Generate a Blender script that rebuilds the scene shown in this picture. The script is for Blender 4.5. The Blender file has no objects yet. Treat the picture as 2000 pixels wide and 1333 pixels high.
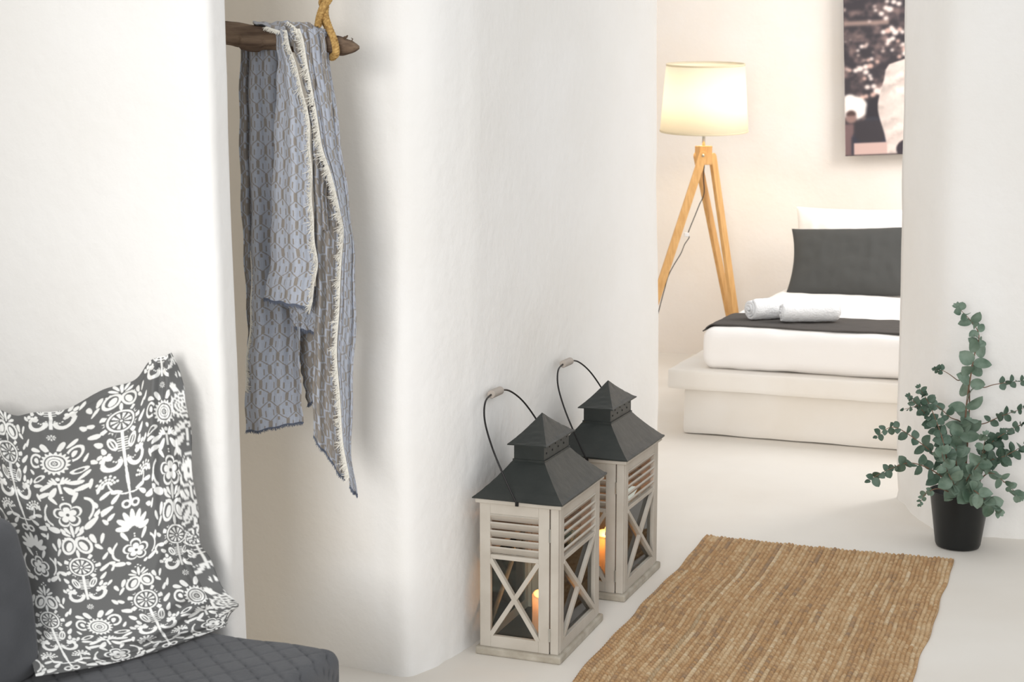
import bpy, math, random
import numpy as np
from mathutils import Vector, Matrix, noise
random.seed(7); rng = np.random.default_rng(7)
sc = bpy.context.scene
COL = sc.collection
PI = math.pi

# ------------------------------------------------------------------ camera, world, lights, exposure
F_PX = 2850.0; CAM_H = 1.4; PITCH = math.atan(416.5 / F_PX)
cam = bpy.data.cameras.new('camera'); cam.sensor_width = 36.0; cam.lens = F_PX / 2000 * 36
cam.dof.use_dof = True; cam.dof.focus_distance = 4.0; cam.dof.aperture_fstop = 8.0
camo = bpy.data.objects.new('camera', cam); COL.objects.link(camo)
camo.location = (0, 0, CAM_H); camo.rotation_euler = (PI / 2 - PITCH, 0, 0)
sc.camera = camo

w = bpy.data.worlds.new('world'); sc.world = w; w.use_nodes = True
bg = w.node_tree.nodes['Background']; bg.inputs[0].default_value = (0.95, 0.975, 1.0, 1); bg.inputs[1].default_value = 0.74

def area(name, loc, target, sx, sy, power, col):
    l = bpy.data.lights.new(name, 'AREA'); l.shape = 'RECTANGLE'; l.size = sx; l.size_y = sy; l.energy = power; l.color = col
    o = bpy.data.objects.new(name, l); COL.objects.link(o); o.location = loc
    o.rotation_euler = (Vector(target) - Vector(loc)).to_track_quat('-Z', 'Y').to_euler()
    return o
key = area('window_daylight', (-1.3, -1.9, 1.75), (-0.20, 3.7, 0.9), 1.8, 1.4, 15.5, (1.0, 0.985, 0.965))
key.data.spread = math.radians(55)
area('bedroom_fill_light', (3.1, 6.6, 2.3), (1.2, 8.2, 0.6), 1.3, 1.2, 43, (1.0, 0.98, 0.965))  # added fill light, brightens the bedroom from out of view
sc.view_settings.view_transform = 'Standard'; sc.view_settings.look = 'None'
sc.view_settings.gamma = 1.0; sc.view_settings.use_curve_mapping = False
sc.view_settings.exposure = 0.35
sc.cycles.use_denoising = True
sc.cycles.max_bounces = 10; sc.cycles.transparent_max_bounces = 16

# ------------------------------------------------------------------ measuring helpers (world metres)
def ray(x, y):
    a = (x - 1000) / F_PX; b = (666.5 - y) / F_PX
    return Vector((a, math.cos(PITCH) + b * math.sin(PITCH), -math.sin(PITCH) + b * math.cos(PITCH)))
def at(x, y, Y):
    r = ray(x, y); return Vector((0, 0, CAM_H)) + r * (Y / r.y)
def gp(x, y, z=0.0):
    r = ray(x, y); return Vector((0, 0, CAM_H)) + r * ((z - CAM_H) / r.z)
TH = math.radians(20.9)                       # the building's axes: U runs down the passage, V across it
U = Vector((math.sin(TH), math.cos(TH), 0)); V = Vector((math.cos(TH), -math.sin(TH), 0)); Z = Vector((0, 0, 1))

def lin(c):
    c = np.asarray(c, float)
    return np.where(c <= 0.04045, c / 12.92, ((c + 0.055) / 1.055) ** 2.4)
def S(r, g, b): return tuple(lin([r / 255, g / 255, b / 255])) + (1.0,)

# ------------------------------------------------------------------ materials
def mat(name, col, rough=0.7, bump=0, bscale=40, metal=0, spec=0.5, col2=None, cscale=3, detail=4, coat=0, sheen=0, bdist=0.01, stretch=(1, 1, 1), coords='Object'):
    m = bpy.data.materials.new(name); m.use_nodes = True; nt = m.node_tree; n = nt.nodes; b = n['Principled BSDF']
    b.inputs['Base Color'].default_value = col; b.inputs['Roughness'].default_value = rough
    b.inputs['Metallic'].default_value = metal; b.inputs['Specular IOR Level'].default_value = spec
    b.inputs['Coat Weight'].default_value = coat; b.inputs['Sheen Weight'].default_value = sheen
    tc = n.new('ShaderNodeTexCoord'); mp = n.new('ShaderNodeMapping'); mp.inputs['Scale'].default_value = stretch
    nt.links.new(tc.outputs[coords], mp.inputs[0])
    if col2 is not None:
        t = n.new('ShaderNodeTexNoise'); t.inputs['Scale'].default_value = cscale; t.inputs['Detail'].default_value = detail
        r = n.new('ShaderNodeValToRGB'); r.color_ramp.elements[0].position = 0.35; r.color_ramp.elements[1].position = 0.68
        r.color_ramp.elements[0].color = col; r.color_ramp.elements[1].color = col2
        nt.links.new(mp.outputs[0], t.inputs['Vector']); nt.links.new(t.outputs['Fac'], r.inputs[0]); nt.links.new(r.outputs[0], b.inputs['Base Color'])
    if bump:
        t2 = n.new('ShaderNodeTexNoise'); t2.inputs['Scale'].default_value = bscale; t2.inputs['Detail'].default_value = 5
        bp = n.new('ShaderNodeBump'); bp.inputs['Strength'].default_value = bump; bp.inputs['Distance'].default_value = bdist
        nt.links.new(mp.outputs[0], t2.inputs['Vector']); nt.links.new(t2.outputs['Fac'], bp.inputs['Height']); nt.links.new(bp.outputs[0], b.inputs['Normal'])
    return m
def vmat(name, rough=0.85, bump=0.0, bscale=200, sheen=0.0, bdist=0.002, wave=None):
    """surface whose own printed / woven colours are stored on the mesh"""
    m = mat(name, (1, 1, 1, 1), rough, bump, bscale, sheen=sheen, bdist=bdist, spec=0.25)
    nt = m.node_tree; a = nt.nodes.new('ShaderNodeVertexColor'); a.layer_name = 'weave'
    nt.links.new(a.outputs[0], nt.nodes['Principled BSDF'].inputs['Base Color'])
    return m
M = {}
M['plaster'] = mat('white_plaster', S(239, 237, 234), 0.9, 0.4, 28, col2=S(234, 231, 226), cscale=1.5, spec=0.2, bdist=0.006)
M['plaster_warm'] = mat('bedroom_plaster', S(241, 235, 229), 0.9, 0.35, 18, col2=S(238, 229, 219), cscale=2.0, spec=0.2, bdist=0.008)
M['cement'] = mat('cream_cement', S(230, 225, 217), 0.55, 0.12, 9, col2=S(221, 214, 204), cscale=1.3, spec=0.35, bdist=0.006)
M['slab'] = mat('limewashed_masonry', S(236, 231, 224), 0.8, 0.3, 14, col2=S(231, 224, 214), cscale=3, spec=0.25, bdist=0.006)
M['drift'] = mat('driftwood', S(128, 108, 90), 0.85, 0.9, 12, col2=S(74, 58, 48), cscale=7, stretch=(0.9, 8, 8), bdist=0.012, spec=0.2)
M['rope'] = mat('manila_rope', S(200, 164, 104), 0.9, 0.8, 300, col2=S(146, 112, 66), cscale=160, bdist=0.002, spec=0.1)
M['fringe'] = mat('cotton_fringe', S(226, 222, 212), 0.95, spec=0.1)
M['hem'] = mat('frayed_hem', S(96, 102, 116), 0.95, spec=0.1)
M['throw'] = vmat('woven_throw', 0.92, 0.5, 240, sheen=0.1)
M['print'] = vmat('printed_cotton', 0.88, 0.15, 500)
M['sofa'] = mat('grey_quilted_cotton', S(80, 81, 84), 0.85, 0.25, 160, col2=S(71, 72, 75), cscale=12, sheen=0.15, bdist=0.003, spec=0.25)
M['jute'] = vmat('braided_jute', 0.9, 0.9, 420, bdist=0.004)
M['paint'] = mat('taupe_grey_paint', S(190, 183, 172), 0.6, 0.25, 60, col2=S(177, 169, 157), cscale=10, spec=0.35, bdist=0.002)
M['paint_worn'] = mat('worn_taupe_paint', S(182, 175, 162), 0.65, 0.4, 50, col2=S(150, 141, 126), cscale=16, spec=0.3, bdist=0.003)
M['zinc'] = mat('dark_sheet_metal', S(34, 39, 37), 0.42, 0.5, 7, metal=0.25, col2=S(52, 54, 51), cscale=5, spec=0.5, bdist=0.01)
M['wire'] = mat('black_wire', S(38, 36, 36), 0.4, metal=0.6)
M['grip'] = mat('grey_wooden_grip', S(170, 160, 150), 0.6, 0.3, 60, bdist=0.002)
M['steel'] = mat('brushed_steel', S(190, 188, 180), 0.3, metal=0.9)
M['wax'] = mat('candle_wax', S(240, 232, 220), 0.5)
def wax_nodes(m):
    nt = m.node_tree; n = nt.nodes; t = n.new('ShaderNodeBsdfTranslucent'); t.inputs[0].default_value = (1, .82, .6, 1)
    x = n.new('ShaderNodeMixShader'); x.inputs[0].default_value = .35; o = n['Material Output']
    nt.links.new(n['Principled BSDF'].outputs[0], x.inputs[1]); nt.links.new(t.outputs[0], x.inputs[2]); nt.links.new(x.outputs[0], o.inputs[0])
wax_nodes(M['wax'])
M['wick'] = mat('wick', S(30, 26, 24), 0.9)
M['holes'] = mat('punched_hole', S(12, 14, 14), 0.9)
M['pot'] = mat('black_glazed_metal', S(20, 22, 22), 0.38, spec=0.4)
M['soil'] = mat('dark_soil', S(30, 26, 22), 0.95, 1, 60)
M['leaf'] = mat('eucalyptus_leaf', S(94, 113, 99), 0.55, 0.2, 60, col2=S(60, 82, 66), cscale=22, spec=0.35, bdist=0.002)
M['leaf_pale'] = mat('pale_eucalyptus_leaf', S(124, 142, 126), 0.6, 0.2, 60, col2=S(78, 100, 82), cscale=20, spec=0.35, bdist=0.002)
M['stem'] = mat('eucalyptus_stem', S(122, 96, 78), 0.7, spec=0.3)
M['beech'] = mat('oiled_beech', S(222, 176, 116), 0.5, 0.1, 30, col2=S(205, 156, 96), cscale=9, stretch=(9, 9, 0.8), spec=0.35, bdist=0.002)
M['linen'] = mat('white_bed_linen', S(242, 238, 234), 0.9, 0.35, 7, spec=0.2, bdist=0.012)
M['dark_linen'] = mat('charcoal_cotton', S(74, 74, 72), 0.9, 0.3, 9, sheen=0.1, spec=0.2, bdist=0.012)
M['runner'] = mat('dark_quilted_runner', S(84, 80, 77), 0.85, 0.6, 30, stretch=(1, 3, 1), spec=0.2, bdist=0.006)
M['terry'] = mat('white_terry', S(243, 244, 245), 0.95, 0.9, 150, spec=0.1, sheen=0.2, bdist=0.006)
M['canvas'] = vmat('printed_canvas', 0.7)
M['canvas_edge'] = mat('canvas_edge', S(96, 84, 80), 0.8)
M['cord'] = mat('black_cord', S(30, 28, 27), 0.5)
M['bulb'] = None
def emis(name, col, st):
    m = bpy.data.materials.new(name); m.use_nodes = True; nt = m.node_tree; nt.nodes.clear()
    e = nt.nodes.new('ShaderNodeEmission'); e.inputs[0].default_value = col; e.inputs[1].default_value = st
    o = nt.nodes.new('ShaderNodeOutputMaterial'); nt.links.new(e.outputs[0], o.inputs[0]); return m
M['bulb'] = emis('warm_bulb', (1.0, 0.8, 0.5, 1), 9.0)
M['flame'] = emis('candle_flame', (1.0, 0.42, 0.09, 1), 4.0)
def mix_glass():
    m = bpy.data.materials.new('smoky_glass'); m.use_nodes = True; nt = m.node_tree; nt.nodes.clear(); n = nt.nodes
    t = n.new('ShaderNodeBsdfTransparent'); t.inputs[0].default_value = (0.87, 0.91, 0.89, 1)
    g = n.new('ShaderNodeBsdfGlossy'); g.inputs['Roughness'].default_value = 0.04
    f = n.new('ShaderNodeFresnel'); f.inputs[0].default_value = 1.5; x = n.new('ShaderNodeMixShader'); o = n.new('ShaderNodeOutputMaterial')
    nt.links.new(f.outputs[0], x.inputs[0]); nt.links.new(t.outputs[0], x.inputs[1]); nt.links.new(g.outputs[0], x.inputs[2]); nt.links.new(x.outputs[0], o.inputs[0])
    return m
M['glass'] = mix_glass()
def shade_mat():
    m = bpy.data.materials.new('cream_lampshade_fabric'); m.use_nodes = True; nt = m.node_tree; nt.nodes.clear(); n = nt.nodes
    d = n.new('ShaderNodeBsdfDiffuse'); d.inputs[0].default_value = S(250, 244, 228)
    t = n.new('ShaderNodeBsdfTranslucent'); t.inputs[0].default_value = S(255, 250, 238)
    x = n.new('ShaderNodeMixShader'); x.inputs[0].default_value = 0.5; o = n.new('ShaderNodeOutputMaterial')
    nt.links.new(d.outputs[0], x.inputs[1]); nt.links.new(t.outputs[0], x.inputs[2]); nt.links.new(x.outputs[0], o.inputs[0]); return m
M['shade'] = shade_mat()

# ------------------------------------------------------------------ mesh helpers
class MB:
    def __init__(s): s.v = []; s.f = []
    def add(s, vs, fs):
        k = len(s.v); s.v += [tuple(q) for q in vs]; s.f += [tuple(i + k for i in f) for f in fs]
    def box(s, x0, x1, y0, y1, z0, z1, mx=None):
        vs = [Vector(q) for q in ((x0, y0, z0), (x1, y0, z0), (x1, y1, z0), (x0, y1, z0), (x0, y0, z1), (x1, y0, z1), (x1, y1, z1), (x0, y1, z1))]
        if mx is not None: vs = [mx @ q for q in vs]
        s.add(vs, [(0, 3, 2, 1), (4, 5, 6, 7), (0, 1, 5, 4), (1, 2, 6, 5), (2, 3, 7, 6), (3, 0, 4, 7)]); return s
    def beam(s, a, b, w, t, up=Vector((0, 0, 1))):
        a = Vector(a); b = Vector(b); d = (b - a).normalized(); sx = d.cross(up).normalized(); sy = sx.cross(d)
        mx = Matrix((sx, sy, d)).transposed().to_4x4(); mx.translation = a
        return s.box(-w / 2, w / 2, -t / 2, t / 2, 0, (b - a).length, mx)
    def tube(s, pts, rad, n=8, cap=True):
        pts = [Vector(q) for q in pts]; L = len(pts)
        if not hasattr(rad, '__len__'): rad = [rad] * L
        prev = None; vs = []
        for i, q in enumerate(pts):
            d = (pts[min(i + 1, L - 1)] - pts[max(i - 1, 0)]).normalized()
            if prev is None: prev = d.orthogonal().normalized()
            x = (prev - d * prev.dot(d)).normalized(); y = d.cross(x); prev = x
            for k in range(n):
                a = 2 * PI * k / n; vs.append(q + (x * math.cos(a) + y * math.sin(a)) * rad[i])
        fs = [(i * n + k, i * n + (k + 1) % n, (i + 1) * n + (k + 1) % n, (i + 1) * n + k) for i in range(L - 1) for k in range(n)]
        if cap: fs += [tuple(range(n - 1, -1, -1)), tuple((L - 1) * n + k for k in range(n))]
        s.add(vs, fs); return s
    def lathe(s, prof, n=40, mx=None):
        vs = []
        for r, z in prof:
            for k in range(n):
                a = 2 * PI * k / n; q = Vector((r * math.cos(a), r * math.sin(a), z)); vs.append(mx @ q if mx is not None else q)
        L = len(prof)
        fs = [(i * n + k, i * n + (k + 1) % n, (i + 1) * n + (k + 1) % n, (i + 1) * n + k) for i in range(L - 1) for k in range(n)]
        s.add(vs, fs); return s
    def grid(s, P):
        """P: array (a, b, 3)"""
        a, b = P.shape[:2]; k = len(s.v); s.v += [tuple(q) for q in P.reshape(-1, 3).tolist()]
        s.f += [(k + i * b + j, k + i * b + j + 1, k + (i + 1) * b + j + 1, k + (i + 1) * b + j) for i in range(a - 1) for j in range(b - 1)]
        return s

def finish(o, label=None, cat=None, group=None, kind=None):
    if label: o['label'] = label
    if cat: o['category'] = cat
    if group: o['group'] = group
    if kind: o['kind'] = kind
    return o
def obj(name, mb, m, parent=None, origin=None, smooth=False, bevel=0, bseg=2, subsurf=0, colors=None, inv=None, thick=0):
    me = bpy.data.meshes.new(name)
    vs = mb.v
    if origin is not None:
        ox, oy, oz = origin; vs = [(x - ox, y - oy, z - oz) for x, y, z in vs]
    if inv is not None: vs = [tuple(inv @ Vector(q)) for q in vs]
    me.from_pydata(vs, [], mb.f); me.update()
    if smooth: me.polygons.foreach_set('use_smooth', [True] * len(me.polygons))
    me.materials.append(m)
    if colors is not None:
        ca = me.color_attributes.new('weave', 'FLOAT_COLOR', 'POINT')
        c = np.ones((len(vs), 4), np.float32); c[:, :3] = colors; ca.data.foreach_set('color', c.ravel())
    o = bpy.data.objects.new(name, me); COL.objects.link(o)
    if origin is not None: o.location = origin
    if parent is not None: o.parent = parent
    if thick:
        md = o.modifiers.new('thick', 'SOLIDIFY'); md.thickness = thick; md.offset = 0
    if bevel:
        md = o.modifiers.new('bevel', 'BEVEL'); md.width = bevel; md.segments = bseg; md.limit_method = 'ANGLE'; md.angle_limit = 0.6
        if smooth is False and bseg > 1: me.polygons.foreach_set('use_smooth', [False] * len(me.polygons))
    if subsurf:
        md = o.modifiers.new('sub', 'SUBSURF'); md.levels = subsurf; md.render_levels = subsurf
    return o
def thing(name, label, cat, loc=(0, 0, 0), rot=(0, 0, 0), group=None):
    o = bpy.data.objects.new(name, None); COL.objects.link(o); o.location = loc; o.rotation_euler = rot; o.empty_display_size = 0.05
    return finish(o, label, cat, group)
def spline(pts, n):
    """Catmull-Rom through points -> n samples"""
    P = np.array([tuple(q) for q in pts], float); L = len(P)
    P = np.vstack([2 * P[0] - P[1], P, 2 * P[-1] - P[-2]])
    t = np.linspace(0, L - 1 - 1e-9, n); i = t.astype(int); f = (t - i)[:, None]
    a, b, c, d = P[i], P[i + 1], P[i + 2], P[i + 3]
    return 0.5 * (2 * b + (c - a) * f + (2 * a - 5 * b + 4 * c - d) * f ** 2 + (3 * b - a - 3 * c + d) * f ** 3)
def nz(x, y, z, s): return noise.noise(Vector((x * s, y * s, z * s)))

# ------------------------------------------------------------------ the setting
def fillet(pts, r):
    """plan polyline with its corners rounded; r per point"""
    out = []
    for i, q in enumerate(pts):
        q = Vector((q[0], q[1], 0))
        if i in (0, len(pts) - 1) or r[i] <= 0: out.append(q); continue
        a = Vector((*pts[i - 1][:2], 0)); b = Vector((*pts[i + 1][:2], 0))
        k = min(r[i], (a - q).length * .48, (b - q).length * .48)
        p0 = q + (a - q).normalized() * k; p2 = q + (b - q).normalized() * k
        for t in np.linspace(0, 1, 12): out.append(p0 * (1 - t) ** 2 + q * 2 * t * (1 - t) + p2 * t * t)
    return out
def resample(pts, step):
    out = [pts[0]]
    for a, b in zip(pts, pts[1:]):
        n = max(1, int((b - a).length / step)); out += [a + (b - a) * (k / n) for k in range(1, n + 1)]
    return out
def plaster_wall(name, low, high, ztop, m, amp=0.004, flare=None, step=0.05, jag=0.0):
    """wall from its plan at the floor and at the top; hand plastered, so nothing is quite straight"""
    a = resample(low, step); ta = np.linspace(0, 1, len(a))
    hh = high
    zs = np.concatenate([np.linspace(-0.02, 0.3, 14), np.linspace(0.36, ztop, 44)])
    P = np.zeros((len(zs), len(a), 3))
    # matching by index: both plans are built with the same corner structure
    b = []
    for p0, p1 in zip(low, low[1:]): pass
    bi = [high[0]]
    for i in range(len(low) - 1):
        n = max(1, int((low[i + 1] - low[i]).length / step)); bi += [high[i] + (high[i + 1] - high[i]) * (k / n) for k in range(1, n + 1)]
    for i, z in enumerate(zs):
        t = max(z, 0) / ztop
        for j in range(len(a)):
            q = a[j] * (1 - t) + bi[j] * t
            k = amp * (nz(q.x, q.y, z, 2.2) * 1.6 + nz(q.x, q.y, z, 7) * 0.5)
            if z < 0.12: k += jag * nz(q.x, q.y, z, 22) * (1 - z / 0.12)
            P[i, j] = (q.x + k, q.y - k, z)
    mb = MB().grid(P)
    o = obj(name, mb, m, smooth=True); return finish(o, kind='structure')
def alcove_tint(m):  # warm tone of the shaded alcove, with its yellowish stains, painted into the colour
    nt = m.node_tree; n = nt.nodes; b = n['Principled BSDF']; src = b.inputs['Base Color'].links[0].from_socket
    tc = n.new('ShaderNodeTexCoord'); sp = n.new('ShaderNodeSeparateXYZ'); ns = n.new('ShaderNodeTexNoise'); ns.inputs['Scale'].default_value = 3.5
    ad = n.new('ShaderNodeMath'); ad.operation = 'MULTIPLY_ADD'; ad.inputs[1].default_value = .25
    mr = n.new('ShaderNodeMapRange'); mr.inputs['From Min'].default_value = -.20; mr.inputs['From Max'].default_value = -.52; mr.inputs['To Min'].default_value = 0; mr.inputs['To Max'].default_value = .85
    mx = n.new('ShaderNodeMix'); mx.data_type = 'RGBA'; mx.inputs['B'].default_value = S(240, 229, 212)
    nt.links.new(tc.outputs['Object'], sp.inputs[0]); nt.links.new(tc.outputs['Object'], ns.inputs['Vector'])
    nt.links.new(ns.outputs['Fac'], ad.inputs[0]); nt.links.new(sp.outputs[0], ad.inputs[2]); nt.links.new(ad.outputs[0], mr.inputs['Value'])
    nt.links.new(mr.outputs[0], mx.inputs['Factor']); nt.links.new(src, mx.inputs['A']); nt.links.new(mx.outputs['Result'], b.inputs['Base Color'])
M['plaster_alcove_tint'] = mat('alcove_tinted_plaster', S(239, 237, 234), 0.9, 0.4, 28, col2=S(234, 231, 226), cscale=1.5, spec=0.2, bdist=0.006); alcove_tint(M['plaster_alcove_tint'])
# floor
mb = MB(); n = 60
G = np.zeros((n, n, 3)); xs = np.linspace(-3.2, 4.2, n); ys = np.linspace(-2.6, 9.6, n)
G[..., 0], G[..., 1] = np.meshgrid(xs, ys)
mb.grid(G); finish(obj('floor', mb, M['cement'], smooth=True), kind='structure')

# pier on the left (its edge leans as the photographed one does)
def pier_plan(front, back):
    f = Vector((front.x, front.y, 0)); b = Vector((back.x, back.y, 0))
    return fillet([f - V * 1.7, f, b, b - V * 1.7], [0, .035, .02, 0])
def ext(lo, hi, z):      # point at height z on the line lo-hi
    t = (z - lo.z) / (hi.z - lo.z); return lo + (hi - lo) * t
YF, YB = 2.90, 3.00
f0, f1 = at(449, 1215, YF), at(401, 0, YF); b0, b1 = at(485, 1215, YB), at(441, 0, YB)
plaster_wall('wall_left', pier_plan(ext(f0, f1, 0), ext(b0, b1, 0)), pier_plan(ext(f0, f1, 2.6), ext(b0, b1, 2.6)), 2.6, M['plaster'], amp=0.003)

# alcove wall that turns with a fat round corner into the passage wall
base = [gp(*q) for q in ((676, 1303), (700, 1307), (746, 1316), (790, 1322), (830, 1311), (880, 1286), (930, 1256))]
corner = gp(1288, 955)
low = [base[0] - V * 1.9] + base + [corner, corner - V * 0.9]
low = [Vector((q.x, q.y, 0)) for q in low]
ctop = ext(corner, at(1285, 0, corner.y), 2.6)
N0 = base[3]; r_top = []
lowf = [low[0], low[1]] + [Vector(q) for q in spline([q for q in low[1:8]], 30)][1:]
lowf += [Vector(tuple(corner)) - U * .02, Vector(tuple(corner)) - V * .02, low[-1]]
# above, the nose is set back a little and is rounder
def arc_top(q):
    d = (q - N0); k = math.exp(-(d.length / 0.10) ** 2)
    return q + Vector((0.012, 0.075, 0)) * k + Vector((0.0, 0.012, 0))
highf = [arc_top(q) for q in lowf]
dc = Vector((ctop.x - corner.x, ctop.y - corner.y, 0))
for i in (-3, -2, -1): highf[i] = lowf[i] + dc
plaster_wall('wall_center', lowf, highf, 2.6, M['plaster_alcove_tint'], amp=0.004, jag=0.006)

# the alcove has its own low ceiling behind the pier
mb = MB(); A0 = Vector((-.60, 2.93, 0)); 
q = [A0 - V * 1.9, A0 - V * .04, A0 - V * .04 + U * .95, A0 - V * 1.9 + U * .95]
vs = [(p.x, p.y, 2.42) for p in q] + [(p.x, p.y, 2.56) for p in q]
mb.add(vs, [(0, 3, 2, 1), (4, 5, 6, 7), (0, 1, 5, 4), (1, 2, 6, 5), (2, 3, 7, 6), (3, 0, 4, 7)])
finish(obj('ceiling', mb, M['plaster'], bevel=.02), kind='structure')

# right wall, its left end rounded off and broken at the foot
rb = [gp(*q) for q in ((1757, 955), (1752, 972), (1775, 1000), (1800, 1020), (1835, 1040), (1880, 1047), (1940, 1050), (2000, 1054))]
rl = [rb[1] + U * 0.3 + V * 0.9] + rb[1:] + [rb[-1] + V * 1.9]
rl = [Vector((q.x, q.y, 0)) for q in rl]
rlf = [rl[0]] + [Vector(q) for q in spline(rl[1:8], 26)] + [rl[-1]]
e0 = at(1752, 970, rb[1].y); e1 = at(1768, 0, rb[1].y)
s_ = (ext(e0, e1, 2.6) - e0); s_.z = 0
rhf = []
for q in rlf:
    rhf.append(q + s_)
plaster_wall('wall_right', rlf, rhf, 2.6, M['plaster'], amp=0.004, jag=0.012)

# bedroom shell
W0 = Vector((1.70, 8.80, 0))
def quadwall(name, a, b, ztop, m, amp=0.006):
    plaster_wall(name, [a, b], [a.copy(), b.copy()], ztop, m, amp=amp, step=0.08)
# unseen wall, added to keep light off the pier's left part
quadwall('wall_light_blocker', Vector((-1.37, 0.0, 0)), Vector((-1.37, 3.14, 0)), 2.6, M['plaster'], amp=.004)
quadwall('wall_back', W0 - V * 1.75, W0 + V * 3.0, 2.6, M['plaster_warm'])
quadwall('wall_side', W0 - V * 1.70 - U * 3.4, W0 - V * 1.70 + U * 0.05, 2.6, M['plaster_warm'])
quadwall('wall_far', W0 + V * 2.4 - U * 3.2, W0 + V * 2.4 + U * 0.05, 2.6, M['plaster_warm'])

# ------------------------------------------------------------------ low sofa
def rounded_box(x0, x1, y0, y1, z0, z1, nx, ny, nz_, fn=None):
    mb = MB()
    def face(o, a, b, na, nb):
        P = np.zeros((na + 1, nb + 1, 3))
        for i in range(na + 1):
            for j in range(nb + 1): P[i, j] = np.array(o) + np.array(a) * i / na + np.array(b) * j / nb
        mb.grid(P)
    X, Y, ZZ = x1 - x0, y1 - y0, z1 - z0
    face((x0, y0, z1), (X, 0, 0), (0, Y, 0), nx, ny); face((x0, y0, z0), (0, Y, 0), (X, 0, 0), ny, nx)
    face((x0, y0, z0), (X, 0, 0), (0, 0, ZZ), nx, nz_); face((x0, y1, z0), (0, 0, ZZ), (X, 0, 0), nz_, nx)
    face((x0, y0, z0), (0, 0, ZZ), (0, Y, 0), nz_, ny); face((x1, y0, z0), (0, Y, 0), (0, 0, ZZ), ny, nz_)
    if fn: mb.v = [fn(*q) for q in mb.v]
    return mb
def round_fn(x0, x1, y0, y1, z0, z1, r, extra=None):
    def g(x, y, z):
        q = Vector((x, y, z)); c = Vector((min(max(x, x0 + r), x1 - r), min(max(y, y0 + r), y1 - r), min(max(z, z0 + r), z1 - r)))
        d = q - c
        if d.length > 1e-9:
            dn = d.normalized(); q = c + dn * min(r, max(abs(d.x), abs(d.y), abs(d.z)))
            if extra: q = q + dn * extra(x, y, z)
        return tuple(q)
    return g
SC = gp(672, 1264, 0.4)
sofa = thing('lounge_sofa', 'low dark grey upholstered lounge sofa with quilted seat against the left wall', 'sofa', (SC.x, SC.y, 0), (0, 0, -TH))
def quilt(x, y, z):
    a = (x * 0.82 + y * 1.0) / 0.052; b = (x * 0.9 - y * 0.62) / 0.055
    ra = abs((a % 1) - .5) * 2; rb_ = abs((b % 1) - .5) * 2
    e = -0.0035 * (max(0, ra - .86) / .14) - 0.002 * (max(0, rb_ - .9) / .1)
    return e + 0.004 * nz(x, y, z, 9)
def quilt_side(x, y, z):
    a = (y * 0.9 + z * 1.3) / 0.07; ra = abs((a % 1) - .5) * 2
    return -0.004 * (max(0, ra - .86) / .14)
bx = (-0.84, 0.0, -0.66, 0.0, 0.06, 0.40)
def seat_extra(x, y, z):
    return quilt(x, y, z) if z > .38 else quilt_side(x, y, z)
obj('seat', rounded_box(*bx, 200, 160, 30, round_fn(*bx, 0.03, seat_extra)), M['sofa'], sofa, smooth=True)
fb = (-0.81, -0.03, -0.62, -0.03, 0.0, 0.065)
obj('foot_plinth', rounded_box(*fb, 8, 8, 2, round_fn(*fb, 0.01)), M['sofa'], sofa, smooth=True)
inv = sofa.matrix_basis.inverted()
q0 = inv @ gp(93, 1316, 0.4); q1 = inv @ at(29, 1010, 2.55)
bb = (-0.17, 0.0, -0.52, 0.0, 0.395, q1.z)
def back_fn(x, y, z):
    q = Vector(round_fn(*bb, 0.035)(x, y, z)); t = (q.z - .4) / (q1.z - .4)
    q.x += q0.x + (q1.x - q0.x) * t + .004 * nz(x, y, z, 8) + (.012 * math.sin(t * PI)); q.y += q0.y + (q1.y - q0.y) * t * .6
    return tuple(q)
obj('backrest', rounded_box(*bb, 10, 60, 30, back_fn), M['sofa'], sofa, smooth=True)

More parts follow.
